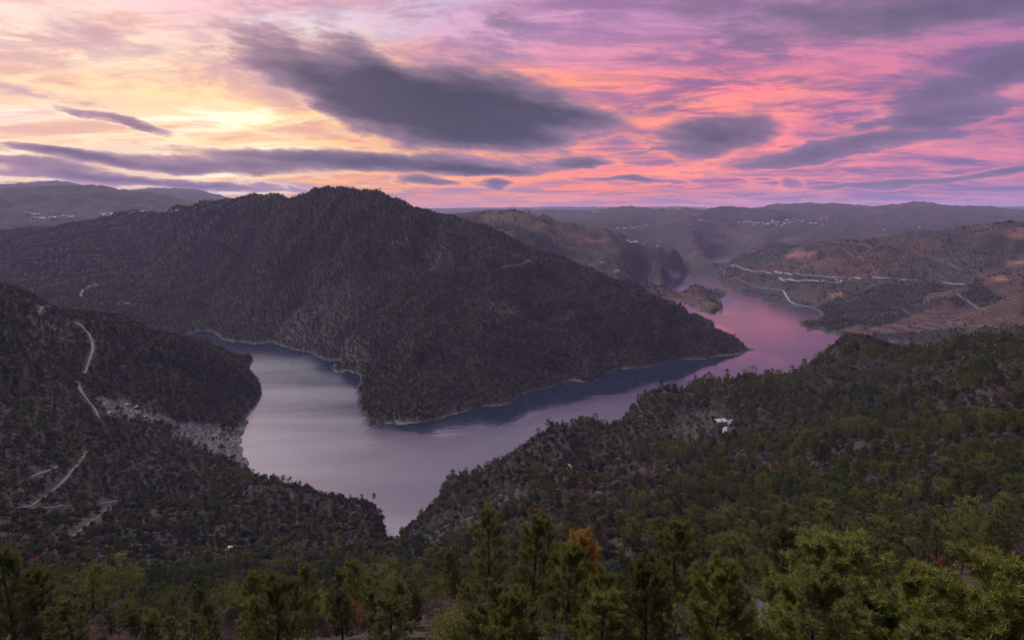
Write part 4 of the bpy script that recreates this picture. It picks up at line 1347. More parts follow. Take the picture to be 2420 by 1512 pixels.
# plants one can point at: survey x and y of the tip, distance, kind ...
SPECIAL = [
    # (tip x, tip y, depth, kind, variant, wide, label, options)
    (1985, 1266, 44, 'pine', 1, 1.45, 'large bright green pine with many candle tips in the near corner', {'leaf': M_PINE_FRESH, 'max_h': 13}),
    (1905, 1345, 36, 'pine', 1, 1.4, 'yellow green young pine in front of the large bright pine', {'leaf': M_PINE_FRESH, 'max_h': 9}),
    (1870, 1420, 31, 'pine', 1, 1.5, 'low spreading yellow green pine nearest to the viewer', {'leaf': M_PINE_FRESH, 'max_h': 7}),
    (2090, 1375, 38, 'pine', 3, 1.4, 'mid green pine just right of the large bright pine', {'max_h': 10}),
    (2225, 1338, 43, 'pine', 0, 1.35, 'bushy light green pine between two taller near pines', {'leaf': M_PINE_FRESH, 'max_h': 11}),
    (2330, 1375, 37, 'pine', 2, 1.4, 'green pine with drooping side boughs by the frame edge', {'leaf': M_PINE_FRESH, 'max_h': 10}),
    (2412, 1296, 42, 'pine', 1, 1.3, 'bright pine cut off by the picture edge', {'leaf': M_PINE_FRESH, 'max_h': 12}),
    (2180, 1440, 30, 'pine', 3, 1.25, 'dark olive pine filling the bottom edge beside the bright pines', {'max_h': 7}),
    (1158, 1190, 112, 'pine', 0, 1.0, 'tallest dark trunked pine beside the ravine', {'leaf': M_PINE_FRESH, 'max_h': 19}),
    (1262, 1210, 100, 'pine', 2, 1.0, 'slender pine with a long bare trunk right of the tallest pine', {'leaf': M_PINE_FRESH, 'max_h': 19}),
    (1345, 1224, 108, 'pine', 1, 1.05, 'round headed light green pine behind the orange pine', {'leaf': M_PINE_FRESH, 'max_h': 14}),
    (1382, 1238, 98, 'pine', 2, 0.85, 'dying pine with orange brown needles', {'leaf': M_PINE_DRY, 'max_h': 16}),
    (1075, 1290, 118, 'pine', 3, 0.9, 'small dark pine at the foot of the tallest pine', {'max_h': 10}),
    (728, 1318, 122, 'pine', 0, 0.85, 'pointed light green pine, leftmost of three slim pines', {'leaf': M_PINE_FRESH, 'max_h': 13}),
    (798, 1342, 112, 'pine', 0, 0.8, 'slim green pine in the middle of three slim pines', {'leaf': M_PINE_FRESH, 'max_h': 13}),
    (845, 1315, 120, 'pine', 1, 0.8, 'double topped light pine, rightmost of three slim pines', {'leaf': M_PINE_FRESH, 'max_h': 13}),
    (640, 1338, 130, 'pine', 3, 0.9, 'darker pine left of the three slim pines', {'max_h': 11}),
    (15, 1292, 60, 'pine', 1, 1.1, 'tall olive green pine cut by the edge above the fallen limb', {'max_h': 14}),
    (70, 1335, 64, 'pine', 3, 1.1, 'tufted pine beside the edge pine', {'max_h': 13}),
    (165, 1408, 58, 'pine', 1, 1.3, 'broad rounded dark pine in the near left woods', {'max_h': 10}),
    (470, 1385, 120, 'pine', 2, 0.9, 'open crowned pine in the hollow left of the dark oaks', {'max_h': 10}),
    (300, 1418, 104, 'pine', 3, 0.9, 'small tufted pine among reddish bare bushes', {'max_h': 9}),
    (540, 1432, 98, 'pine', 1, 1.1, 'flat topped green pine near the lower edge', {'max_h': 9}),
    (1690, 1336, 120, 'pine', 2, 1.0, 'lone pine with visible trunk between red bushes', {'max_h': 11}),
    (1068, 1108, 676, 'pine', 2, 1.0, 'tallest shoreline pine standing dark against the water', {'level': 'mid', 'max_h': 16}),
    (1143, 1092, 690, 'pine', 0, 1.0, 'small lone pine on the slope edge against the water', {'level': 'mid', 'max_h': 12}),
    (1100, 1114, 690, 'pine', 1, 0.9, 'middle pine of three on the slope edge by the water', {'level': 'mid', 'max_h': 10}),
    (1940, 832, 872, 'pine', 1, 1.1, 'leaning pine at the crest end against the pink water', {'level': 'mid', 'max_h': 18}),
    (1902, 846, 872, 'pine', 2, 1.1, 'outermost crest pine against the pink water', {'level': 'mid', 'max_h': 18}),
    (2388, 520, 2760, 'oak', 0, 1.2, 'lone round tree on the skyline of the terraced hill', {'level': 'mid', 'max_h': 24}),
    (1832, 1092, 500, 'oak', 1, 0.9, 'golden brown tree on the wooded slope below the hut', {'leaf': M_GOLD, 'level': 'mid', 'max_h': 11}),
    (1578, 1062, 545, 'red', 0, 0.7, 'tall narrow red autumn tree below the grey groves', {'level': 'mid', 'max_h': 12}),
    (1486, 1084, 520, 'red', 1, 0.8, 'small rust red tree left of the tall red one', {'level': 'mid', 'max_h': 9}),
    (1722, 1112, 470, 'red', 1, 0.9, 'dull red tree right of the tall red one', {'level': 'mid', 'max_h': 9}),
    (1790, 1302, 205, 'red', 0, 1.1, 'deep crimson bush on the dark slope above the lone pine', {'max_h': 7}),
    (1742, 1352, 180, 'red', 1, 1.0, 'crimson bush just below the other crimson bush', {'max_h': 6}),
    (1532, 1410, 130, 'red', 0, 1.0, 'dark crimson bush left of the twisted pale tree', {'max_h': 5}),
    (1850, 1308, 170, 'red', 1, 1.0, 'salmon red bush beside dark evergreens', {'max_h': 6}),
    (1470, 1372, 150, 'red', 0, 0.9, 'small orange red bush among bare trees', {'max_h': 4}),
    (2240, 1320, 95, 'red', 1, 1.3, 'wide brick red bush behind the near pines', {'max_h': 4}),
    (2145, 1400, 46, 'bare', 0, 1.0, 'leaning dead grey branches tangled in the near pine', {'leaf': M_DEAD, 'bark': M_DEAD, 'max_h': 6}),
    (1640, 1368, 62, 'bare', 0, 1.1, 'twisted bare tree with thick pale leaning trunk', {'leaf': M_TWIG, 'bark': M_GREY, 'max_h': 9}),
    (1808, 1366, 66, 'bare', 2, 0.8, 'bleached dead tree with crooked white branches', {'leaf': M_DEAD, 'bark': M_DEAD, 'max_h': 9}),
    (1845, 1400, 60, 'bare', 1, 0.8, 'smaller bleached dead tree beside the larger one', {'leaf': M_DEAD, 'bark': M_DEAD, 'max_h': 7}),
    (882, 1158, 640, 'bare', 1, 1.0, 'leafless tree poking up at the end of the spur by water', {'level': 'mid', 'max_h': 10}),
    (355, 1338, 330, 'oak', 0, 1.3, 'very dark rounded oak in the hollow', {'max_h': 12}),
    (270, 1310, 345, 'oak', 2, 1.5, 'pale yellow green bush clump at the foot of the spur', {'leaf': M_PINE_FRESH, 'max_h': 8}),
    (1085, 1440, 75, 'oak', 1, 0.9, 'olive leafy round tree at the bottom edge below the tallest pine', {'leaf': M_PINE_LIT, 'level': 'close', 'max_h': 7}),
]


def place_specials():
    for (tx, ty, Y, kind, var, wide, label, op) in SPECIAL:
        lev = op.get('level', 'close' if kind in ('pine', 'bare') and Y < 135 else 'near')
        best = None
        for fac in sorted(np.linspace(0.55, 1.5, 96), key=lambda q: abs(q - 1)):
            p = at(tx, ty, Y * fac)
            zg = float(z_at(p[0], p[1]))
            h = p[2] - zg
            err = max(h - op['max_h'], op['max_h'] * 0.65 - h, 0)
            if best is None or err < best[0] - 0.05:
                best = (err, p, zg, h)
            if err == 0:
                break
        _, p, zg, h = best
        h = min(max(h, op['max_h'] * 0.5), op['max_h'])
        plant(kind, lev, p[0], p[1], zg, h, label, None, variant=var, leaf=op.get('leaf'), bark=op.get('bark'), wide=wide)
        KEEP_CLEAR.append((p[0], p[1], 2.2 if kind in ('pine', 'bare') else 1.8))
        # keep the sight line to its crown and upper trunk free
        r = math.hypot(p[0], p[1])
        for q in np.arange(2, 0.55 * h * r / max(H - p[2], 1), 2.0):
            if op['max_h'] > 5:
                KEEP_CLEAR.append((p[0] * (1 - q / r), p[1] * (1 - q / r), 1.6))


KEEP_CLEAR = []
place_specials()
PX, PY, PZ, PR, PS, PH = scatter()

ZONES = [
    # test on (x, y, r, th) -> words for the place
    (lambda x, y, r, th: r < 130 and th < -0.2, 'in the near woods left of the slim pines'),
    (lambda x, y, r, th: r < 130 and th < 0.03, 'in the near woods round the slim pines'),
    (lambda x, y, r, th: r < 130 and th < 0.2, 'in the near woods below the orange pine'),
    (lambda x, y, r, th: r < 130, 'in the woods behind the bright corner pines'),
    (lambda x, y, r, th: r < 290 and th < -0.15, 'in the hollow below the near spur'),
    (lambda x, y, r, th: r < 290 and th < 0.06, 'in the ravine mouth beyond the slim pines'),
    (lambda x, y, r, th: r < 290 and th < 0.25, 'on the rocky slope behind the orange pine'),
    (lambda x, y, r, th: r < 290, 'on the slope above the bright corner pines'),
    (lambda x, y, r, th: r < 520 and th < -0.12, 'on the foot of the left spur'),
    (lambda x, y, r, th: r < 520 and th < 0.12, 'on the lower slope of the ravine'),
    (lambda x, y, r, th: r < 520 and th < 0.3, 'on the slope below the white roofed hut'),
    (lambda x, y, r, th: r < 520, 'high on the right wooded slope'),
    (lambda x, y, r, th: r < 1300 and th < -0.12, 'on the flank of the left spur'),
    (lambda x, y, r, th: r < 1000 and th < 0.2, 'on the slope edge facing the river'),
    (lambda x, y, r, th: r < 1000, 'on the crest of the right wooded slope'),
    (lambda x, y, r, th: True, 'on the far hillsides'),
]
LOOK = {
    'pine': [('small round crowned green pine', 7.2), ('medium green pine', 10.5), ('tall green pine', 99)],
    'bare': [('low leafless brownish tree', 4.6), ('leafless grey brown tree', 6.2), ('tall leafless grey brown tree', 99)],
    'oak': [('small dark evergreen oak', 4.2), ('rounded dark evergreen oak', 5.8), ('large dark evergreen oak', 99)],
    'heath': [('low brown heath shrub', 2.6), ('brown heath shrub', 99)],
    'olive': [('small grey green shrub', 3.4), ('grey green bushy shrub', 99)],
    'red': [('small red autumn shrub', 3.4), ('red autumn shrub', 99)],
}
LIMIT = {'pine': 255, 'bare': 280, 'oak': 262, 'heath': 180, 'olive': 170, 'red': 90}


def stuff_points(name, label, cat, kind, idx):
    """all the plants of one kind past the limit, as one scattered mass"""
    lvl = np.where(PR[idx] < 620, 0, 1)
    col = bpy.data.collections.new(name + ' sources')
    metas = []
    for li, level in enumerate(('mid', 'far')):
        for vi, (t, c, ph) in enumerate(PROTO[(kind, level)]):
            tv = np.empty(len(t.vertices) * 3, np.float32); t.vertices.foreach_get('co', tv)
            cv_ = np.empty(len(c.vertices) * 3, np.float32); c.vertices.foreach_get('co', cv_)
            tl = np.empty(len(t.loops), np.int32); t.loops.foreach_get('vertex_index', tl)
            cl = np.empty(len(c.loops), np.int32); c.loops.foreach_get('vertex_index', cl)
            me = np_mesh('%s_source_%d%d' % (name, li, vi), np.concatenate([tv, cv_]).reshape(-1, 3), np.concatenate([tl, cl + len(t.vertices)]).reshape(-1, 3))
            me.materials.append(t.materials[0]); me.materials.append(c.materials[0])
            mi = np.ones(len(me.polygons), np.int32); mi[:len(tl) // 3] = 0
            me.polygons.foreach_set('material_index', mi)
            o = bpy.data.objects.new('%02d_%s_source' % (len(metas), name), me)
            col.objects.link(o)
            metas.append((li, ph))
    nv = [sum(1 for m in metas if m[0] == k) for k in (0, 1)]
    pick = np.where(lvl == 0, RNG.integers(0, nv[0], len(idx)), nv[0] + RNG.integers(0, nv[1], len(idx))).astype(np.int32)
    ph = np.array([m[1] for m in metas])[pick]
    me = bpy.data.meshes.new(name)
    me.vertices.add(len(idx))
    me.vertices.foreach_set('co', np.stack([PX[idx], PY[idx], PZ[idx] - 0.2], 1).astype(np.float32).ravel())
    sc = (PH[idx] / ph).astype(np.float32)
    wd = RNG.uniform(0.85, 1.25, len(idx)).astype(np.float32)
    a = me.attributes.new('pick', 'INT', 'POINT'); a.data.foreach_set('value', pick)
    a = me.attributes.new('size', 'FLOAT_VECTOR', 'POINT'); a.data.foreach_set('vector', np.stack([sc * wd, sc * wd, sc], 1).ravel())
    rt = np.stack([RNG.normal(0, 0.05, len(idx)), RNG.normal(0, 0.05, len(idx)), RNG.uniform(0, 6.28, len(idx))], 1).astype(np.float32)
    a = me.attributes.new('turn', 'FLOAT_VECTOR', 'POINT'); a.data.foreach_set('vector', rt.ravel())
    o = bpy.data.objects.new(name, me)
    COL.objects.link(o)
    tr = bpy.data.node_groups.new(name + ' scatter', 'GeometryNodeTree')
    tr.interface.new_socket('Geometry', in_out='INPUT', socket_type='NodeSocketGeometry')
    tr.interface.new_socket('Geometry', in_out='OUTPUT', socket_type='NodeSocketGeometry')
    N, L = tr.nodes, tr.links
    gi, go = N.new('NodeGroupInput'), N.new('NodeGroupOutput')
    ip = N.new('GeometryNodeInstanceOnPoints')
    ci = N.new('GeometryNodeCollectionInfo')
    ci.inputs['Collection'].default_value = col
    ci.inputs['Separate Children'].default_value = True
    ci.inputs['Reset Children'].default_value = True

    def attr(nm, ty):
        q = N.new('GeometryNodeInputNamedAttribute')
        q.data_type = ty
        q.inputs['Name'].default_value = nm
        return next(s for s in q.outputs if s.enabled and s.name == 'Attribute')
    L.new(gi.outputs[0], ip.inputs['Points'])
    L.new(ci.outputs[0], ip.inputs['Instance'])
    ip.inputs['Pick Instance'].default_value = True
    L.new(attr('pick', 'INT'), ip.inputs['Instance Index'])
    e2r = N.new('FunctionNodeEulerToRotation')
    L.new(attr('turn', 'FLOAT_VECTOR'), e2r.inputs[0])
    L.new(e2r.outputs[0], ip.inputs['Rotation'])
    L.new(attr('size', 'FLOAT_VECTOR'), ip.inputs['Scale'])
    L.new(ip.outputs[0], go.inputs[0])
    md = o.modifiers.new('scatter', 'NODES')
    md.node_group = tr
    tag(o, label, cat, kind='stuff')
    return o


STUFF = {
    'pine': ('pine_forest', 'dark green pine forest covering the upper slopes', 'forest'),
    'bare': ('bare_woods', 'leafless grey brown woods covering the slopes', 'woods'),
    'oak': ('oak_woods', 'dark evergreen oak scrub covering the slopes', 'woods'),
    'heath': ('heath_undergrowth', 'brown heath undergrowth between the trees', 'undergrowth'),
    'olive': ('olive_foliage', 'grey green olive and broom groves on the slopes', 'groves'),
    'red': ('red_foliage', 'scattered red autumn shrubs among the woods', 'shrubs'),
}


def grow_all():
    q = np.array([project(a, b, c + h * 0.7) for a, b, c, h in zip(PX, PY, PZ, PH)])
    inv = (q[:, 0] > 5) & (q[:, 0] < 2415) & (q[:, 1] > 0) & (q[:, 1] < 1500) & in_sight(PX, PY, PZ + PH * 0.5, 0)
    size = PH / PR * inv
    print('plants', len(PX), [int((PS == i).sum()) for i in range(6)])
    for i, kind in enumerate(SPECIES):
        idx = np.nonzero(PS == i)[0]
        order = idx[np.argsort(-size[idx])]
        one = order[:LIMIT[kind]]
        one = one[size[one] > 0]
        rest = np.setdiff1d(idx, one)
        rest = rest[PR[rest] > 90]
        sets = {}
        for k in one:
            x, y, z, r, h = PX[k], PY[k], PZ[k], PR[k], PH[k]
            th = math.atan2(x, y)
            place = next(w for t, w in ZONES if t(x, y, r, th))
            look = next(w for w, m in LOOK[kind] if h < m)
            if kind == 'pine' and r < 300 and (k * 7919) % 100 < 34:
                look = look.replace('green', 'light green')
            sets.setdefault((look, place), []).append(k)
        for (look, place), ks in sets.items():
            names = {}
            ths = np.arctan2(PX[ks], PY[ks])
            n = len(ks)
            if n > 1:
                for word, vals in (('leftmost ', -ths), ('rightmost ', ths), ('nearest ', -PR[ks]), ('farthest ', PR[ks]), ('largest ', PH[ks])):
                    for j in np.argsort(-vals):
                        if j not in names:
                            names[int(j)] = word + look + ' ' + place
                            break
            t1, t2 = np.quantile(ths, (0.34, 0.67)) if n > 8 else (-9, -9)
            m = np.median(PR[ks])
            for j, k in enumerate(ks):
                lab = names.get(j)
                sub = ''
                if lab is None:
                    if n > 8:
                        sub = (', left' if ths[j] < t1 else (', centre' if ths[j] < t2 else ', right')) + (', nearer' if PR[k] < m else ', farther')
                    lab = look + ' ' + place + sub
                plant(kind, 'close' if kind in ('pine', 'oak', 'bare') and PR[k] < 85 else ('near' if PR[k] < 190 else 'mid'), PX[k], PY[k], PZ[k], PH[k], lab, look + ' ' + place, sink=0.15, leaf=M_PINE_FRESH if 'light green pine' in look else None, wide=PRND.uniform(0.85, 1.2))
        nm, lb, ct = STUFF[kind]
        stuff_points(nm, lb, ct, kind, rest)


grow_all()

# ------------------------------------------------------------------ houses, dam, pylon, hut, rocks
def box(V, F, x0, x1, y0, y1, z0, z1):
    n = len(V)
    V += [(x0, y0, z0), (x1, y0, z0), (x1, y1, z0), (x0, y1, z0), (x0, y0, z1), (x1, y0, z1), (x1, y1, z1), (x0, y1, z1)]
    F += [(n, n + 3, n + 2, n + 1), (n + 4, n + 5, n + 6, n + 7), (n, n + 1, n + 5, n + 4), (n + 1, n + 2, n + 6, n + 5), (n + 2, n + 3, n + 7, n + 6), (n + 3, n, n + 4, n + 7)]


def plain_mat(name, a, b, sc=0.6, rough=0.85):
    m, g, bs = new_mat(name)
    n = g.noise(g.node('ShaderNodeTexCoord').outputs['Object'], sc, 5, 0.62)
    g.put(bs.inputs['Base Color'], g.mix(g.smooth(n, 0.35, 0.65), a, b))
    bs.inputs['Roughness'].default_value = rough
    return m


M_WALL = plain_mat('whitewash', (0.36, 0.35, 0.37, 1), (0.48, 0.47, 0.49, 1))
M_TILE = plain_mat('clay tiles', (0.20, 0.085, 0.06, 1), (0.32, 0.14, 0.10, 1), 2.0)
M_PALE = plain_mat('weathered pale roof', (0.42, 0.40, 0.42, 1), (0.58, 0.56, 0.58, 1), 2.0)
M_DARKW = plain_mat('dark openings', (0.02, 0.02, 0.022, 1), (0.035, 0.032, 0.03, 1))
M_CONC = plain_mat('dam concrete', (0.42, 0.41, 0.42, 1), (0.58, 0.56, 0.57, 1), 0.1)
M_STEEL = plain_mat('galvanised steel', (0.16, 0.16, 0.17, 1), (0.26, 0.26, 0.27, 1), 0.5, 0.5)
M_STONE = plain_mat('schist stone', (0.13, 0.11, 0.10, 1), (0.30, 0.25, 0.23, 1), 1.5)
M_SAND = plain_mat('warm granite', (0.26, 0.20, 0.16, 1), (0.46, 0.37, 0.31, 1), 0.8)


def make_house_meshes(w, d, h, roof_h, storeys):
    V, F = [], []
    box(V, F, -w / 2, w / 2, -d / 2, d / 2, -3, h)
    n = len(V)
    V += [(-w / 2, -d / 2, h), (-w / 2, d / 2, h), (-w / 2, 0, h + roof_h), (w / 2, -d / 2, h), (w / 2, d / 2, h), (w / 2, 0, h + roof_h)]
    F += [(n, n + 2, n + 1), (n + 3, n + 4, n + 5)]
    wall = bpy.data.meshes.new('wall'); wall.from_pydata(V, [], F); wall.materials.append(M_WALL)
    V, F = [], []
    e = 0.5
    for s in (-1, 1):
        n = len(V)
        y0, y1 = s * (d / 2 + e), 0
        z0, z1 = h - e * roof_h / (d / 2), h + roof_h
        V += [(-w / 2 - e, y0, z0 + .05), (w / 2 + e, y0, z0 + .05), (w / 2 + e, y1, z1 + .05), (-w / 2 - e, y1, z1 + .05),
              (-w / 2 - e, y0, z0 + .3), (w / 2 + e, y0, z0 + .3), (w / 2 + e, y1, z1 + .3), (-w / 2 - e, y1, z1 + .3)]
        F += [tuple(q + n for q in f) for f in ((0, 1, 2, 3), (4, 7, 6, 5), (0, 4, 5, 1), (1, 5, 6, 2), (3, 2, 6, 7), (0, 3, 7, 4))]
    box(V, F, w * 0.22, w * 0.22 + 0.9, d * 0.12, d * 0.12 + 0.9, h + roof_h * 0.4, h + roof_h + 0.9)
    roof = bpy.data.meshes.new('roof'); roof.from_pydata(V, [], F); roof.materials.append(M_TILE)
    V, F = [], []
    for st in range(storeys):
        for k in range(max(2, int(w / 3.5))):
            x = -w / 2 + (k + 0.5) * w / max(2, int(w / 3.5))
            for s in (-1, 1):
                y = s * d / 2
                z = 1.0 + st * 2.9
                box(V, F, x - 0.5, x + 0.5, y - 0.06, y + 0.06, z, z + 1.4)
    win = bpy.data.meshes.new('windows'); win.from_pydata(V, [], F); win.materials.append(M_DARKW)
    return wall, roof, win


HOUSES = [make_house_meshes(*q) for q in ((12, 9, 5.8, 2.2, 2), (16, 10, 6.2, 2.4, 2), (9, 8, 3.4, 1.9, 1), (22, 10, 4.2, 2.2, 1))]
HR = random.Random(5)


def house(x, y, label, group=None, kind=None, scale=1.0, roof=None, name='white_house', face=None, parts=True):
    p = drape(x, y)
    k = HR.choices(range(4), (5, 3, 4, 1))[0] if kind is None else kind
    e = bpy.data.objects.new(name, None)
    COL.objects.link(e)
    e.location = (p[0], p[1], p[2] + 0.3)
    e.rotation_euler = (0, 0, HR.gauss(0, 0.6) if face is None else face)
    e.scale = (scale,) * 3
    tag(e, label, 'house', group)
    for me in HOUSES[k][:3 if parts else 2]:
        o = bpy.data.objects.new(me.name.split('.')[0], me)
        COL.objects.link(o)
        o.parent = e
        if me.name.startswith('roof') and roof is not None:
            o.material_slots[0].link = 'OBJECT'
            o.material_slots[0].material = roof
    return e


def village(spots, words, group):
    """houses of one village; the ends and the outliers get labels of their own"""
    xs = sorted(range(len(spots)), key=lambda i: spots[i][0])
    for r, i in enumerate(xs):
        x, y = spots[i]
        if r == 0:
            lab = 'leftmost white house ' + words
        elif r == len(xs) - 1:
            lab = 'rightmost white house ' + words
        else:
            lab = 'small white house ' + words
        house(x, y, lab, group, scale=HR.uniform(0.8, 1.15), roof=M_PALE if HR.random() < 0.45 else None, parts=False)


def blob(n, cx, cy, sx, sy):
    return [(cx + HR.gauss(0, sx), cy + HR.gauss(0, sy)) for _ in range(n)]


v1 = [(1731 + i * 6.5 + HR.uniform(-2, 2), 526 + HR.uniform(-1.5, 1.5)) for i in range(6)]
v1 += blob(14, 1790, 527, 18, 2.2) + blob(20, 1825, 528.5, 22, 2.6) + [(1850 + i * 6 + HR.uniform(-2, 2), 527 - i * 0.75 + HR.uniform(-1, 1)) for i in range(12)] + blob(9, 1880, 524, 14, 2.5)
village(v1, 'in the long village below the hill beyond the river', 'houses of the village beyond the river')
v2 = [zc(x, y, 1900, 450, 3.78) for x, y in ((272, 316), (345, 306), (395, 318), (395, 330), (450, 326), (535, 325), (530, 358), (300, 362), (320, 366), (345, 366), (385, 385), (408, 372), (425, 380))]
village(v2, 'scattered on the hill right of the long village', 'houses scattered right of the long village')
v3 = [zc(x + HR.uniform(-8, 8), y + HR.uniform(-4, 4), 1400, 450, 3.78) for x, y in ((405, 412), (430, 408), (455, 414), (480, 412), (500, 410), (525, 406), (545, 404), (560, 408), (575, 402), (595, 406), (610, 396), (625, 402), (640, 390), (660, 386), (680, 380))]
village(v3, 'in the hamlet in the hollow beyond the vineyard ridge', 'houses of the hamlet beyond the vineyard ridge')
v4 = [zc(x, y, 1400, 450, 3.78) for x, y in ((486, 526), (505, 532), (528, 540), (550, 542), (575, 540), (590, 546), (608, 550), (636, 552), (655, 558))]
village(v4, 'in the row high on the vineyard ridge', 'houses in the row on the vineyard ridge')
v5 = [zc(x, y, 1400, 450, 3.78) for x, y in ((1160, 333), (1185, 338), (1210, 343), (1225, 340), (1255, 346), (1062, 373))]
village(v5, 'in the small row left of the long village', 'houses in the small row left of the long village')
v6 = [zc(x, y, 0, 400, 3.024) for x, y in ((190, 365), (210, 366), (235, 372), (258, 380), (290, 376), (320, 378), (345, 380), (235, 405), (262, 400), (300, 408), (322, 406), (365, 402), (385, 400), (405, 404), (440, 396), (470, 392), (500, 398), (525, 396), (25, 328), (610, 396))]
village(v6, 'in the valley side village under the far left hill', 'houses of the village under the far left hill')
v7 = [zc(x, y, 0, 400, 3.024) for x, y in ((750, 370), (765, 378), (780, 374), (795, 372), (812, 370), (825, 376), (790, 386), (805, 392), (820, 384), (745, 382), (770, 392), (925, 368), (940, 366), (960, 370), (985, 366))]
village(v7, 'in the dense hamlet right of the valley side village', 'houses of the dense hamlet on the left')
v8 = [zc(x, y, 0, 400, 3.024) for x, y in ((1040, 362), (1060, 360), (1085, 361), (1105, 360), (1225, 358), (1275, 352), (1310, 354))]
village(v8, 'in the thin row towards the main hill', 'houses in the thin row towards the main hill')
v9 = [zc(x, y, 1400, 450, 3.78) for x, y in ((155, 258), (180, 260), (205, 256), (230, 254), (800, 258), (1045, 250))]
village(v9, 'on the pale plateau ridge near the skyline', 'houses on the plateau ridge')
for (x, y), lab, sc in ((zc(775, 590, 1400, 450, 3.78), 'white farmhouse with red roof below the ridge row', 1.5), (zc(398, 815, 1400, 450, 3.78), 'white farmhouse with red roof behind the main hill shoulder', 1.2),
                        (zc(686, 528, 1400, 450, 3.78), 'lone white house right of the ridge row', 1.1), (zc(795, 525, 1400, 450, 3.78), 'long pale house at the end of the vineyard ridge', 1.1),
                        (zc(262, 735, 1400, 450, 3.78), 'lone white cottage on the slope behind the main hill', 0.9), (zc(1485, 549, 1400, 450, 3.78), 'lone white house on terraces below the long village', 1.2),
                        (zc(1663, 624, 1400, 450, 3.78), 'lone white cottage above the dam valley', 1.0), (zc(980, 428, 1900, 450, 3.78), 'lone white house at the foot of the long blue ridge', 1.3),
                        (zc(1310, 400, 1900, 450, 3.78), 'lone white house high behind the terraced hill', 1.2)):
    house(x, y, lab, None, 1, sc, M_TILE)


def build_dam():
    a, b = drape(1652, 636), drape(1704, 641)
    ax, ay = on_water(1652, 638)[:2]
    bx, by = on_water(1706, 641)[:2]
    root = bpy.data.objects.new('dam', None)
    COL.objects.link(root)
    root.location = (ax, ay, 0)
    L = math.hypot(bx - ax, by - ay)
    root.rotation_euler = (0, 0, math.atan2(by - ay, bx - ax))
    tag(root, 'low concrete dam with gate piers across the far narrows', 'dam')
    V, F = [], []
    box(V, F, -60, L + 50, -6, 6, -12, 7)
    mesh_obj('dam_wall', V, F, M_CONC, root)
    n = 9
    V, F = [], []
    box(V, F, -1.6, 1.6, -9, 4, -8, 13)
    box(V, F, -2.4, 2.4, -10, -6, 10, 12.5)
    pm = None
    for i in range(n):
        if pm is None:
            o = mesh_obj('pier', V, F, M_CONC, root); pm = o.data
        else:
            o = bpy.data.objects.new('pier', pm); COL.objects.link(o); o.parent = root
        o.location = (8 + (L - 16) * i / (n - 1), 0, 0)
    V, F = [], []
    box(V, F, -30, L + 20, -4.5, 2, 13.02, 14.4)
    mesh_obj('deck', V, F, M_CONC, root)


build_dam()


def build_pylon(x, ytop, Y, label):
    p = at(x, ytop, Y)
    zg = float(z_at(p[0], p[1]))
    h = max(25.0, min(p[2] - zg, 60.0))
    root = bpy.data.objects.new('power_pylon', None)
    COL.objects.link(root)
    root.location = (p[0], p[1], zg)
    tag(root, label, 'pylon')
    t = TriBag()
    w0, w1 = h * 0.09, h * 0.02
    for sx in (-1, 1):
        for sy in (-1, 1):
            t.tube([(sx * w0, sy * w0, -1), (sx * w1, sy * w1, h * 0.72), (sx * w1, sy * w1, h)], [0.45, 0.35, 0.3], 4)
    for k in range(7):
        f0, f1 = k / 7, (k + 1) / 7
        a0, a1 = w0 + (w1 - w0) * f0, w0 + (w1 - w0) * f1
        for s in (-1, 1):
            t.tube([(-a0, s * a0, h * .72 * f0), (a1, s * a1, h * .72 * f1)], [0.2, 0.2], 3)
            t.tube([(s * a0, a0, h * .72 * f0), (s * a1, -a1, h * .72 * f1)], [0.2, 0.2], 3)
    o = bpy.data.objects.new('mast', t.mesh('mast', M_STEEL)); COL.objects.link(o); o.parent = root
    t = TriBag()
    for z, L in ((0.72, 0.26), (0.84, 0.22), (0.96, 0.16)):
        t.tube([(-h * L, 0, h * z), (0, 0, h * z + 1.2), (h * L, 0, h * z)], [0.25, 0.5, 0.25], 4)
    o = bpy.data.objects.new('crossarms', t.mesh('crossarms', M_STEEL)); COL.objects.link(o); o.parent = root


build_pylon(1215, 488, 3300, 'lattice power pylon standing on the skyline ridge')


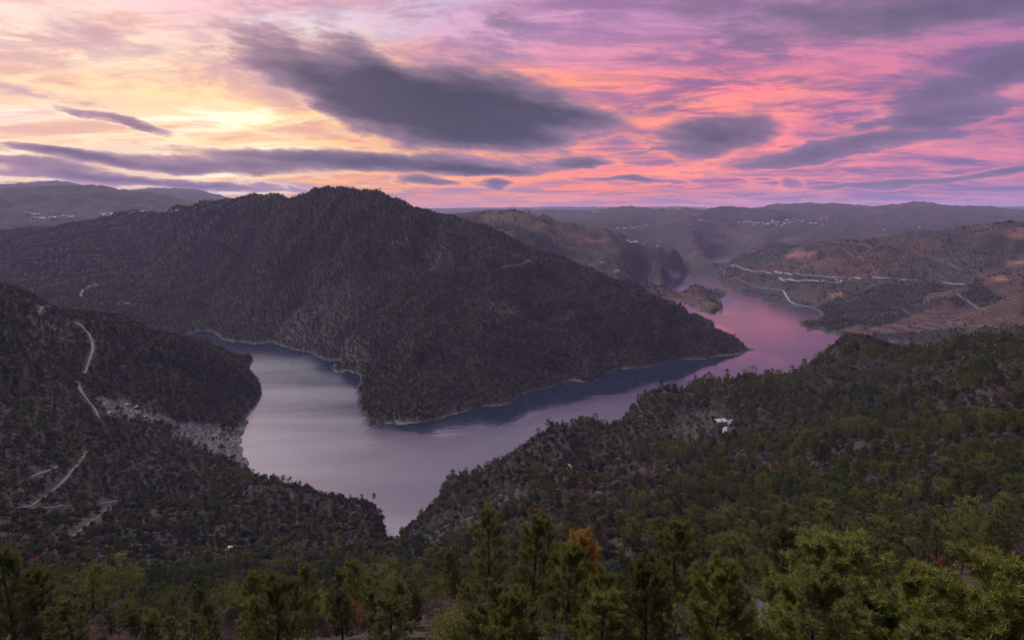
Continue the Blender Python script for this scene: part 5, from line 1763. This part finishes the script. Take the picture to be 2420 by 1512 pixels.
def build_hut():
    p = drape(1704, 1003)
    root = bpy.data.objects.new('white_hut', None)
    COL.objects.link(root)
    root.location = (p[0], p[1], p[2] + 0.2)
    root.rotation_euler = (0, 0, 0.25)
    root.scale = (1.25, 1.25, 1.25)
    tag(root, 'small hut with flat pale roof among grey groves', 'hut')
    V, F = [], []
    box(V, F, -4, 4, -2.6, 2.6, -2, 2.7)
    mesh_obj('wall', V, F, M_STONE, root)
    V = [(-4.5, -3.1, 2.72), (4.5, -3.1, 2.72), (4.5, 3.1, 3.6), (-4.5, 3.1, 3.6), (-4.5, -3.1, 2.95), (4.5, -3.1, 2.95), (4.5, 3.1, 3.85), (-4.5, 3.1, 3.85)]
    F = [(0, 3, 2, 1), (4, 5, 6, 7), (0, 1, 5, 4), (1, 2, 6, 5), (2, 3, 7, 6), (3, 0, 4, 7)]
    mesh_obj('roof', V, F, plain_mat('zinc sheet roof', (0.17, 0.175, 0.19, 1), (0.25, 0.26, 0.28, 1)), root)
    V, F = [], []
    box(V, F, -0.5, 0.5, -2.66, -2.5, 0.1, 2.1)
    mesh_obj('door', V, F, M_DARKW, root)
    p = drape(1818, 1232)
    root = bpy.data.objects.new('stone_hut', None)
    COL.objects.link(root)
    root.location = (p[0], p[1], p[2] + 0.3)
    root.rotation_euler = (0, 0, -0.3)
    tag(root, 'small ruined stone hut with dull red tiled roof in dark woods', 'hut')
    V, F = [], []
    box(V, F, -2.2, 2.2, -1.8, 1.8, -2.5, 2.4)
    mesh_obj('wall', V, F, M_STONE, root)
    V = [(-2.6, -2.4, 2.42), (2.6, -2.4, 2.42), (2.6, 2.2, 4.0), (-2.6, 2.2, 4.0), (-2.6, -2.4, 2.62), (2.6, -2.4, 2.62), (2.6, 2.2, 4.25), (-2.6, 2.2, 4.25)]
    mesh_obj('roof', V, F[:6] and [(0, 3, 2, 1), (4, 5, 6, 7), (0, 1, 5, 4), (1, 2, 6, 5), (2, 3, 7, 6), (3, 0, 4, 7)], plain_mat('old red tiles', (0.20, 0.06, 0.06, 1), (0.30, 0.10, 0.095, 1), 3.0), root)
    V, F = [], []
    box(V, F, -0.4, 0.4, -1.86, -1.7, 0.0, 1.8)
    mesh_obj('doorway', V, F, M_DARKW, root)


build_hut()


def rock_mesh(seed, sx, sy, sz, n=14):
    rng = np.random.default_rng(seed)
    th, ph = np.meshgrid(np.linspace(0, 2 * np.pi, n * 2, endpoint=False), np.linspace(0.02, np.pi - 0.02, n), indexing='ij')
    d = np.stack([np.sin(ph) * np.cos(th), np.sin(ph) * np.sin(th), np.cos(ph)], 2)
    r = 1 + 0.28 * pnoise(d[..., 0] * 1.6 + seed * 3.1, d[..., 1] * 1.6 + d[..., 2] * 1.3) + 0.14 * pnoise(d[..., 0] * 4 + seed, d[..., 2] * 4 + d[..., 1] * 3)
    # flat broken faces
    for _ in range(7):
        nrm = unit(rng.normal(size=3))
        c = rng.uniform(0.55, 0.85)
        dd = d @ nrm
        r = np.where(dd * r > c, c / np.maximum(dd, 1e-3), r)
    V = d * r[..., None] * np.array([sx, sy, sz])
    idx = np.arange(th.size).reshape(th.shape)
    nx = np.roll(idx, -1, 0)
    F = np.stack([idx[:, :-1], idx[:, 1:], nx[:, 1:], nx[:, :-1]], 2).reshape(-1, 4)
    return V.reshape(-1, 3), F


def rock(seed, x, y, size, label, mat, name='boulder', tilt=(0.2, 0.1)):
    p = drape(x, y)
    V, F = rock_mesh(seed, *size)
    o = bpy.data.objects.new(name, np_mesh(name, V, F, mat))
    COL.objects.link(o)
    o.location = (p[0], p[1], p[2] + size[2] * 0.35)
    o.rotation_euler = (tilt[0], tilt[1], seed * 1.3)
    tag(o, label, 'rock')


ROCKS = [
    (1, 1344, 1122, (2.6, 2.6, 6.5), 'tall pale pinkish crag rising from the scrub slope', M_SAND), (2, 1336, 1136, (2.6, 2.2, 3.2), 'lower pinkish boulder at the crag foot', M_SAND),
    (3, 536, 1302, (5.0, 3.2, 2.4), 'sandy boulder outcrop in the hollow woods', M_SAND), (4, 562, 1312, (2.6, 2.0, 1.6), 'small pale boulder right of the sandy outcrop', M_SAND),
    (5, 1132, 1306, (4.2, 2.2, 1.2), 'pale slab of rock glimpsed behind the tallest pine', M_STONE), (6, 1158, 1296, (3.0, 1.8, 1.0), 'upper pale slab behind the tallest pine', M_STONE),
    (7, 1492, 1262, (1.2, 1.2, 3.0), 'upright grey rock fin, left of the small crags', M_STONE), (8, 1540, 1290, (1.4, 1.2, 3.4), 'grey pinnacle of rock in the middle of the small crags', M_STONE),
    (9, 1578, 1305, (0.8, 0.8, 1.6), 'thin tilted rock below the small crags', M_STONE), (10, 1570, 1248, (1.0, 0.9, 2.0), 'rock tooth at the top of the small crags', M_STONE),
    (11, 1596, 1246, (0.9, 0.8, 2.2), 'second rock tooth at the top of the small crags', M_STONE), (12, 300, 957, (4.0, 3.0, 1.2), 'bright slab beside the sandy track', M_STONE),
    (13, 318, 963, (5.0, 3.0, 1.0), 'long bright slab below the green clump', M_STONE), (14, 258, 975, (3.5, 2.0, 1.0), 'slanting slab right of the sandy track bend', M_STONE),
    (15, 342, 984, (4.0, 2.0, 0.9), 'low slab halfway down to the rock face', M_STONE), (16, 1555, 998, (2.0, 1.6, 2.4), 'pale rock bank on the grove edge', M_SAND),
    (17, 1412, 1166, (3.4, 0.8, 0.8), 'pale fallen slab below the crag', M_STONE),
]
for q in ROCKS:
    rock(*q)

# the row of pines on the low headland across the far reach
HEAD = [(1546, 676), (1578, 690), (1602, 697), (1618, 700), (1630, 701), (1638, 704), (1647, 706), (1655, 708), (1663, 710), (1671, 713), (1678, 715), (1685, 717), (1692, 719), (1698, 721), (1703, 724), (1707, 727)]
for i, (x, y) in enumerate(HEAD):
    p = on_water(x, y + 2)
    if i == 0: lab = 'lone pine at the root of the low headland'
    elif i == len(HEAD) - 1: lab = 'last pine at the tip of the low headland'
    elif i == len(HEAD) - 2: lab = 'second pine from the tip of the low headland'
    else: lab = 'dark pine in the row along the low headland'
    zz = max(float(z_at(p[0], p[1])), 0.5)
    plant('pine', 'mid', p[0], p[1], zz, PRND.uniform(13, 19), lab, 'pines along the low headland', wide=0.9)

# a drowned sapling standing in the water off the end of the near spur
p = on_water(882, 1172)
plant('bare', 'mid', p[0], p[1], -0.5, 5.5, 'drowned leafless sapling standing in the water off the spur', None, name='drowned_sapling', bark=M_HEATH, leaf=M_HEATH)

# ------------------------------------------------------------------ evening haze
def build_haze():
    x0, x1, y0, y1, z0, z1 = -33500, 33500, -33500, 33500, -30, float(TZ.max()) + 15
    V = [(x, y, z) for z in (z0, z1) for y in (y0, y1) for x in (x0, x1)]
    F = [(0, 2, 3, 1), (4, 5, 7, 6), (0, 1, 5, 4), (2, 6, 7, 3), (0, 4, 6, 2), (1, 3, 7, 5)]
    m = bpy.data.materials.new('evening haze')
    m.use_nodes = True
    g = NG(m.node_tree)
    g.n.clear()
    v = g.node('ShaderNodeVolumePrincipled')
    v.inputs['Color'].default_value = HAZE_COLOR
    v.inputs['Density'].default_value = HAZE_DENSITY
    v.inputs['Anisotropy'].default_value = 0.0
    out = g.node('ShaderNodeOutputMaterial')
    g.l.new(v.outputs[0], out.inputs['Volume'])
    o = mesh_obj('haze', V, F, m)
    tag(o, 'thin mauve evening haze filling the whole river valley', kind='stuff')


HAZE_DENSITY = 3.3e-5
HAZE_COLOR = (0.62, 0.58, 1.0, 1)
build_haze()
